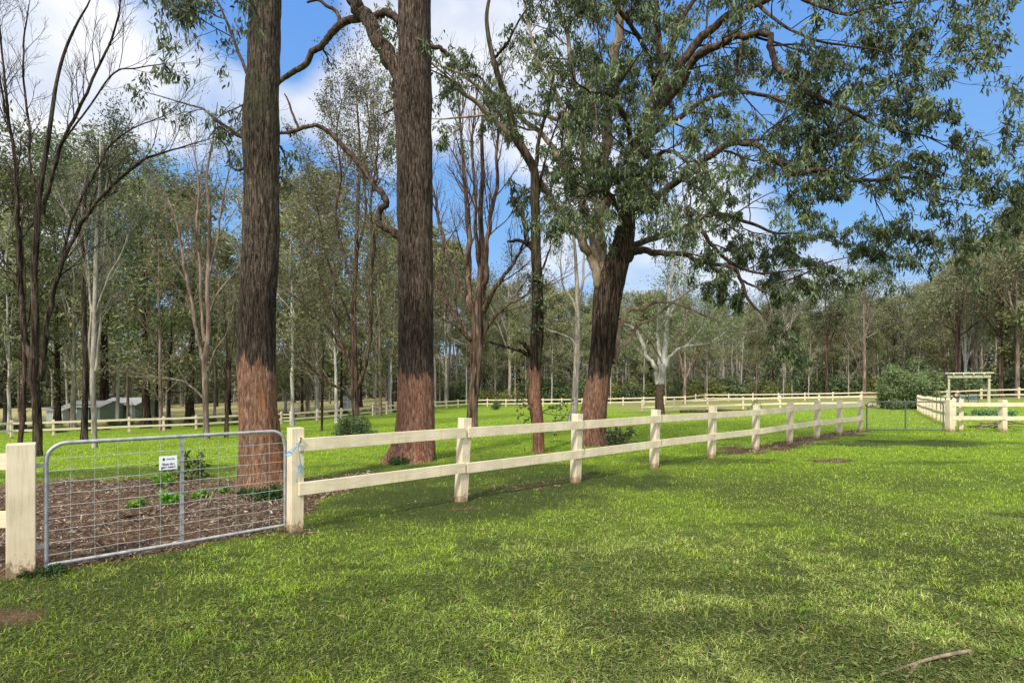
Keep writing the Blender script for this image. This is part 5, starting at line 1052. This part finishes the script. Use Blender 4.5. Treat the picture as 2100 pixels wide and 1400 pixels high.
# ground plants in the mulch
wl = bush_mesh(208, .55, .22, (.09, .20, .02), (.16, .30, .03), 22, 5, .06, .03, -.3, .003, True, .015, 'leaf', 1)
wd = bush_mesh(209, .75, .28, (.03, .06, .016), (.06, .11, .03), 34, 8, .055, .03, 0, .003, True, .02, 'leaf', 1)
labs = ['bright green weed clump left of the gate stile in the mulch', 'bright green weed clump right of the gate stile in the mulch', 'low bright weed near the middle of the mulch behind the gate wires', 'small green weed tuft at the back of the mulch', 'bright weed patch closest to the stout trunk']
for (a, b, s_), lb in zip([(350, 1034, 1.1), (415, 1020, .8), (285, 1040, .8), (335, 995, 1.2), (460, 1010, .6)], labs):
    x, y, z = ground(a, b); put_bush('weed', lb, 'weed', (x, y, z), wl, s_, 'weeds in the bark mulch', random.random() * 6)
for (a, b, s_), lb in zip([(548, 1024, 1.0), (505, 1015, .6), (875, 945, .9), (818, 952, .8), (1235, 905, 1.6), (60, 1182, .33), (112, 1178, .42)],
    ['dark green groundcover in front of the stout trunk foot', 'small dark creeper left of the stout trunk foot', 'dark weed clump right of the tall trunk foot', 'low weed clump left of the tall trunk foot', 'tall weedy clump around the spreading gum foot', 'dark weeds at the foot of the broad gate post', 'dark weeds under the left end of the near gate']):
    x, y, z = ground(a, b); put_bush('weed', lb, 'weed', (x, y, z), wd, s_, 'dark weeds at feet of trunks and posts', random.random() * 6)
gc = bush_mesh(210, 1.4, .7, (.09, .20, .05), (.20, .36, .16), 40, 10, .12, .07, -.2, .006, False, .06, 'leaf', 1)
for (px, Y, s_), lb in zip([(2018, 33, 1.05), (2060, 33, 1.0), (2035, 34.5, .9), (1967, 33, .8), (1990, 31, .5)], ['left of three leafy green garden clumps right of the shelter post', 'right of three leafy green garden clumps seen beyond the broad post', 'middle leafy garden clump behind the garden rails', 'grey green clump between the thin posts of the garden fence', 'small pale clump on the garden lawn']):
    x, y, z = at(px, Y); put_bush('garden_plant', lb, 'plant', (x, y, z), gc, s_, 'green leafy plants in the fenced garden', random.random() * 6)
ub = [bush_mesh(220 + i, 3.2, 2.2, c_, t_, 30, 16, .26, .13, .1, .02, False, .25, 'leaf_far', 1) for i, (c_, t_) in enumerate([((.10, .14, .06), (.19, .25, .13)), ((.07, .10, .04), (.15, .18, .08)), ((.15, .17, .045), (.23, .25, .09))])]
r = np.random.default_rng(15)
for i in range(78):
    px = 860 + 1400 * (i + r.random()) / 78; Y = r.uniform(86, 100) if px < 1960 else r.uniform(66, 80); x, y, z = at(px, Y); k = r.integers(3)
    put_bush('understory_bush', ('grey green', 'dark green', 'yellow green')[k] + ' bush in the undergrowth along the forest edge', 'bush', (x, y, z), ub[k], r.uniform(.8, 2.3), 'undergrowth bushes along the forest edge', r.random() * 6)
for i in range(44):
    px = -120 + 960 * (i + r.random()) / 44; Y = np.interp(px, [0, 400, 800], [41.5, 49, 69]) + r.uniform(1, 9); x, y, z = at(px, Y); k = r.integers(2)
    put_bush('hedge_bush', ('grey green', 'dark green')[k] + ' scrubby bush just beyond the left paddock fence', 'bush', (x, y, z), ub[k], r.uniform(.22, .5), 'scrub beyond the left paddock fence', r.random() * 6)

# ------------------------------------------------------------------ sheds, pole, small structure
M['shed'] = flatmat('green_cladding', (.25, .33, .26), .6, 0, 3, .08); M['shed_pale'] = flatmat('pale_cladding', (.55, .62, .60), .6, 0, 3, .06); M['roof'] = flatmat('grey_roof', (.42, .40, .38), .5, .2, 4, .1); M['roof_w'] = flatmat('white_roof', (.75, .74, .70), .5, 0, 4, .08); M['dark_open'] = flatmat('dark_door', (.10, .14, .11), .7)
def shed(name, label, px0, px1, Y, h, rh, depth, wm, rm, endm=None, door=True):
    x0, x1 = (px0 - CX) / F * Y, (px1 - CX) / F * Y; z = min(gz1(x0, Y), gz1(x1, Y)) - .1
    t = thing(name, (x0, Y, z), label, 'shed'); W_ = x1 - x0
    A = Acc(); box_acc(A, 0, W_, 0, depth, 0, h); 
    k = int(W_ / .35)
    for i in range(k): box_acc(A, W_ * (i + .5) / k - .03, W_ * (i + .5) / k + .03, -.025, .0, .02, h - .02)
    A.add([(0, 0, h), (0, depth, h), (0, depth / 2, h + rh), (W_, 0, h), (W_, depth, h), (W_, depth / 2, h + rh)], t=[(0, 2, 1), (3, 4, 5)])
    mobj('wall', A.mesh('wall', wm, False), t)
    A = Acc(); e = .35
    for s_ in (0, 1):
        y0 = -e if s_ == 0 else depth + e; z0 = h - e * rh / (depth / 2)
        A.add([(-e, y0, z0), (W_ + e, y0, z0), (W_ + e, depth / 2, h + rh), (-e, depth / 2, h + rh), (-e, y0, z0 + .08), (W_ + e, y0, z0 + .08), (W_ + e, depth / 2, h + rh + .08), (-e, depth / 2, h + rh + .08)], q=[(0, 1, 2, 3), (4, 5, 6, 7), (0, 1, 5, 4), (0, 3, 7, 4), (1, 2, 6, 5)])
    k = int(W_ / .5)
    for i in range(k):
        xx = W_ * (i + .5) / k; A.add([(xx - .04, -e, h - e * rh / (depth / 2) + .12), (xx + .04, -e, h - e * rh / (depth / 2) + .12), (xx + .04, depth / 2, h + rh + .12), (xx - .04, depth / 2, h + rh + .12)], q=[(0, 1, 2, 3)])
    mobj('roof', A.mesh('roof', rm, False), t)
    if door:
        mobj('door', bevel_box('door', 2.2, .06, 2.0, M['dark_open'], .01), t, loc=(W_ * .5, -.05, .02))
        mobj('door', bevel_box('door', .9, .06, 1.95, M['shed_pale'], .01), t, loc=(W_ * .82, -.05, .02))
        f = mobj('window', bevel_box('window', 1.1, .08, .7, M['shed_pale'], .01), t, loc=(W_ * .2, -.05, 1.0)); mobj('pane', bevel_box('pane', .95, .02, .56, M['dark_open'], .004), f, loc=(0, -.04, .07))
    return t
shed('farm_shed', 'low green shed with grey metal roof behind the black trunk', 135, 204, 66, 1.75, .55, 4, M['shed'], M['roof'])
shed('farm_shed', 'green outbuilding with bright white roof right of the low shed', 207, 277, 70, 1.85, .7, 5, M['shed'], M['roof_w'])
shed('lean_to', 'small pale lean to at the left end of the green shed', 95, 128, 65, 1.4, .25, 2.5, M['shed_pale'], M['roof'], door=False)
# small white framed structure between the trunks
x, y, z = at(698, 84); t = thing('cabin', (x, y, z + .1), 'tiny white framed cabin front half hidden behind the airy gum', 'cabin')
A = Acc()
for a in (0, 1.0): box_acc(A, a - .05, a + .05, 0, .1, 0, 3.2)
box_acc(A, -.05, 1.05, 0, .1, 3.2, 3.32); box_acc(A, 0.05, .95, .01, .09, 1.7, 1.8); box_acc(A, .05, .95, .01, .09, .85, .93); mobj('frame', A.mesh('frame', M['roof_w'], False), t)
mobj('pane', bevel_box('pane', .88, .02, 1.38, M['dark_open'], .004), t, loc=(.5, .05, 1.81))
A = Acc(); box_acc(A, -.1, 2.2, .3, 2.5, -.3, 2.7); mobj('wall', A.mesh('wall', M['shed_pale'], False), t)
A = Acc(); box_acc(A, -.4, 2.5, .15, 2.8, 2.72, 2.85); mobj('roof', A.mesh('roof', M['roof_w'], False), t)
# power pole
x, y, z = at(799, 74); t = thing('power_pole', (x, y, z), 'plain grey power pole left of the tall trunk', 'pole')
A = Acc(); H = CH - (697 - HY) / F * 74 - z; tubes(A, np.array([[(0, 0, -.3), (0, 0, H / 2), (0, 0, H)]]), np.array([[.26, .21, .16]]), 14); mobj('pole', A.mesh('pole', flatmat('pole_grey', (.13, .16, .17), .8)), t)
A = Acc(); box_acc(A, -.75, .1, -.06, .06, H - .32, H - .2); mobj('crossarm', A.mesh('crossarm', M['bark_pale'], False), t)
for xx in (-.65, -.25):
    A = Acc(); tubes(A, np.array([[(xx, 0, H - .2), (xx, 0, H - .1), (xx, 0, H - .02)]]), np.array([[.04, .06, .03]]), 8); mobj('insulator', A.mesh('insulator', M['roof_w']), t)

# ------------------------------------------------------------------ shelter, garden seats, seated person
M['sage'] = flatmat('pale_sage_paint', (.46, .43, .29), .6, 0, 6, .1)
Ys = 47.5; x0, _, _ = at(1946, Ys); x1, _, _ = at(2029, Ys); z = min(gz1(x0, Ys), gz1(x1, Ys))
t = thing('shelter', (x0, Ys, z), 'open sided garden shelter with flat roof on pale green posts', 'shelter'); W_ = 2.6; t.rotation_euler[2] = -R(39); H = CH - (766 - HY) / F * Ys - z
me = bevel_box('post', .14, .14, H - .3, M['sage'], .008)
for xx, yy in ((0, 0), (W_, 0), (0, 2.6), (W_, 2.6)): mobj('post', me, t, loc=(xx, yy, -.1))
me = bevel_box('beam', W_ + .2, .07, .26, M['sage'], .006)
for yy in (-.11, 2.71): mobj('beam', me, t, loc=(W_ / 2, yy, H - .36))
me = bevel_box('rafter', .06, 3.3, .12, M['roof_w'], .004)
for i in range(4): mobj('rafter', me, t, loc=(W_ * (i + .5) / 4, 1.3, H - .11))
A = Acc(); box_acc(A, -.25, W_ + .3, -.35, 3.0, H + .012, H + .06)
for i in range(24): xx = -.2 + (W_ + .45) * i / 24; box_acc(A, xx, xx + .04, -.35, 3.0, H + .062, H + .085)
mobj('roof', A.mesh('roof', M['roof_w'], False), t)
M['blue_slat'] = flatmat('grey_blue_slats', (.42, .55, .58), .6, 0, 8, .1); M['timber'] = flatmat('dark_timber', (.12, .07, .04), .7, 0, 8, .2)
def seat(px, lab):
    x, y, z = at(px, 48.6); t = thing('garden_bench', (x, y, z), lab, 'bench', 'slatted garden benches', -.66)
    for i in range(5): mobj('slat', bevel_box('slat', .72, .025, .07, M['blue_slat'], .004), t, loc=(0, .3 + i * .02, .52 + i * .11))
    for i in range(4): mobj('seat_slat', bevel_box('seat_slat', .72, .08, .025, M['blue_slat'], .004), t, loc=(0, -.12 + i * .11, .42))
    for sx_ in (-.33, .33):
        mobj('leg', bevel_box('leg', .045, .05, .42, M['timber'], .004), t, loc=(sx_, -.14, 0))
        mobj('leg', bevel_box('leg', .045, .05, 1.05, M['timber'], .004), t, loc=(sx_, .345, 0))
        mobj('armrest', bevel_box('armrest', .05, .5, .03, M['timber'], .004), t, loc=(sx_ * 1.08, .08, .64))
seat(1971, 'blue grey slatted garden bench nearer the seated person'); seat(1996, 'blue grey slatted garden bench under the right half of the shelter')
# person
M['skin'] = flatmat('skin', (.55, .33, .25), .5, 0, 12, .05); M['jeans'] = flatmat('jeans', (.05, .085, .17), .8, 0, 40, .15); M['darktop'] = flatmat('dark_top', (.012, .02, .018), .8); M['shirt'] = flatmat('pale_shirt', (.55, .42, .38), .8); M['hair'] = flatmat('pale_cap', (.6, .48, .44), .7); M['boot'] = flatmat('boots', (.03, .02, .015), .5)
def skinned(name, verts, edges, radii, mat, parent, sub=2):
    me = bpy.data.meshes.new(name); me.from_pydata(verts, edges, []); o = bpy.data.objects.new('tmp', me); COL.objects.link(o)
    md = o.modifiers.new('s', 'SKIN'); 
    for i, rr in enumerate(radii): me.skin_vertices[0].data[i].radius = (rr, rr) if not isinstance(rr, tuple) else rr
    me.skin_vertices[0].data[0].use_root = True
    sb = o.modifiers.new('u', 'SUBSURF'); sb.levels = sub; sb.render_levels = sub
    dg = bpy.context.evaluated_depsgraph_get(); m2 = bpy.data.meshes.new_from_object(o.evaluated_get(dg)); bpy.data.objects.remove(o)
    m2.materials.clear(); m2.materials.append(mat); m2.name = name
    for p in m2.polygons: p.use_smooth = True
    return mobj(name, m2, parent)
x, y, z = at(1960, 46.6); pr = thing('person', (x, y, z), 'person in dark top and blue jeans sitting forward under the left side of the shelter', 'person')
V = [(0, .1, .52), (0, .06, .70), (0, .0, .90), (0, -.06, 1.03), (0, -.10, 1.12), (0, -.12, 1.20), (0, -.14, 1.28),
     (-.18, -.03, 1.00), (-.27, -.10, .78), (-.20, -.32, .66), (.18, -.03, 1.00), (.27, -.10, .78), (.20, -.32, .66),
     (-.10, .06, .50), (-.24, -.38, .50), (-.24, -.36, .10), (-.24, -.50, .05), (.10, .06, .50), (.24, -.38, .50), (.24, -.36, .10), (.24, -.50, .05)]
E = [(0, 1), (1, 2), (2, 3), (3, 4), (4, 5), (5, 6), (3, 7), (7, 8), (8, 9), (3, 10), (10, 11), (11, 12), (0, 13), (13, 14), (14, 15), (15, 16), (0, 17), (17, 18), (18, 19), (19, 20)]
Rd = [(.15, .11), (.14, .10), (.15, .10), (.12, .09), .055, .095, .085, .06, .045, .03, .06, .045, .03, .09, .065, .045, .04, .09, .065, .045, .04]
body = skinned('body', V, E, Rd, M['skin'], pr)
skinned('jacket', [(0, .1, .54), (0, .06, .70), (0, .0, .90), (0, -.05, 1.02), (-.18, -.03, 1.0), (-.25, -.09, .82), (.18, -.03, 1.0), (.25, -.09, .82)], [(0, 1), (1, 2), (2, 3), (3, 4), (4, 5), (3, 6), (6, 7)], [(.17, .13), (.16, .12), (.17, .12), (.13, .10), .075, .06, .075, .06], M['darktop'], pr)
skinned('jeans', [(0, .1, .50), (-.11, .05, .50), (-.24, -.38, .51), (-.24, -.36, .14), (.11, .05, .50), (.24, -.38, .51), (.24, -.36, .14)], [(0, 1), (1, 2), (2, 3), (0, 4), (4, 5), (5, 6)], [(.15, .13), .115, .088, .07, .115, .088, .07], M['jeans'], pr)
skinned('cap', [(0, -.12, 1.27), (0, -.14, 1.33), (0, -.25, 1.27)], [(0, 1), (0, 2)], [.10, .075, .045], M['hair'], pr)
for s_ in (-1, 1):
    skinned('boot', [(.24 * s_, -.36, .12), (.24 * s_, -.36, .05), (.24 * s_, -.52, .04)], [(0, 1), (1, 2)], [.065, .06, .045], M['boot'], pr)
    for f_ in range(5):
        a = (f_ - 2) * .018; ln = (.045, .07, .08, .07, .055)[f_]
        skinned('finger', [(.20 * s_ + a, -.33, .66), (.19 * s_ + a * 1.2, -.33 - ln * .6, .65), (.18 * s_ + a * 1.2, -.33 - ln * .9, .62)], [(0, 1), (1, 2)], [.011, .009, .008], M['skin'], body, 1)
A = Acc(); tubes(A, np.array([[(0, -.205, 1.235), (0, -.225, 1.215), (0, -.21, 1.20)]]), np.array([[.008, .016, .012]]), 8); mobj('nose', A.mesh('nose', M['skin']), body)
for s_ in (-1, 1):
    A = Acc(); tubes(A, np.array([[(s_ * .035, -.212, 1.245), (s_ * .035, -.219, 1.245), (s_ * .035, -.222, 1.245)]]), np.array([[.012, .011, .006]]), 8); mobj('eye', A.mesh('eye', M['ink']), body)
    A = Acc(); tubes(A, np.array([[(s_ * .09, -.12, 1.20), (s_ * .105, -.12, 1.23), (s_ * .09, -.12, 1.26)]]), np.array([[.012, .018, .012]]), 8); mobj('ear', A.mesh('ear', M['skin']), body)
A = Acc(); box_acc(A, -.03, .03, -.218, -.208, 1.165, 1.173); mobj('mouth', A.mesh('mouth', M['rust'], False), body)
t = thing('stool', (x, y, z), 'low timber stool under the seated person', 'stool'); mobj('seat', bevel_box('seat', .42, .38, .05, M['timber'], .006), t, loc=(0, .08, .36))
for a, b in ((-.17, -.07), (.17, -.07), (-.17, .23), (.17, .23)): mobj('leg', bevel_box('leg', .04, .04, .36, M['timber'], .003), t, loc=(a, b, 0))

# ------------------------------------------------------------------ logs, sticks
def stick(name, lab, cat, pts, r0, r1, mat, group=None, side=()):
    P = catmull(np.array(pts), 14); P[1:-1] += rng.normal(0, r0 * .25, P[1:-1].shape); b = P[0].copy(); A = Acc(); tubes(A, P[None], np.linspace(r0, r1, 14)[None], 8, disp=.1)
    for s_ in side: Q = catmull(np.array(s_), 8); tubes(A, Q[None], np.linspace(r1, r1 * .4, 8)[None], 6)
    o = mobj(name, A.mesh(name, mat, off=b), loc=b); tag(o, lab, cat, group)
def gp(px, py, dz=0): x, y, z = ground(px, py); return (x, y, z + dz)
stick('fallen_branch', 'long thin bare stick lying on the grass at bottom right', 'branch', [gp(1805, 1388, .012), gp(1860, 1372, .02), gp(1920, 1355, .025), gp(1990, 1340, .02)], .007, .013, M['bark_tan'], side=[[gp(1880, 1366, .02), gp(1870, 1380, .01), gp(1855, 1395, .006)]])
stick('fallen_branch', 'short curved twig on the grass at bottom centre right', 'branch', [gp(1540, 1272, .01), gp(1560, 1290, .03), gp(1590, 1302, .01)], .006, .004, M['bark_limb'])
stick('fallen_branch', 'dark thin stick poking out under the near gate', 'branch', [gp(250, 1150, .02), gp(215, 1132, .05), gp(180, 1115, .1), gp(120, 1090, .15)], .007, .003, M['bark_dark'])
stick('fallen_branch', 'dark crooked stick lying in the mulch near the gate middle', 'branch', [gp(200, 1082, .02), gp(250, 1068, .04), gp(290, 1062, .05), gp(320, 1060, .02)], .018, .008, M['bark_dark'])
k = 0
for (a, b, c, d) in [(1985, 876, 2060, 885), (2000, 880, 2100, 879), (2010, 872, 2090, 887), (1990, 882, 2075, 878), (2040, 884, 2130, 880), (2030, 877, 2120, 884)]:
    stick('fallen_branch', 'dead branch in the brush heap under the garden fence rails', 'branch', [gp(a, b, .05 + .03 * k), gp((a + c) / 2, (b + d) / 2, .12 + .04 * k), gp(c, d, .05 + .02 * k)], .032, .014, M['bark_pink'], 'heap of dead branches under the garden fence'); k += 1
stick('fallen_log', 'long grey log lying behind the middle fence', 'log', [gp(1395, 846, .12), gp(1500, 846, .12), gp(1570, 846, .1), gp(1625, 845, .1)], .14, .09, M['bark_brown'])
stick('fallen_log', 'short log lying behind the far gate', 'log', [gp(1776, 835, .15), gp(1795, 835, .15)], .2, .2, M['bark_pale'])
stick('fallen_log', 'dark log on the paddock beyond the far gate', 'log', [gp(1805, 836, .12), gp(1860, 836, .12), gp(1880, 834, .12)], .11, .07, M['bark_brown'])
print('all done')
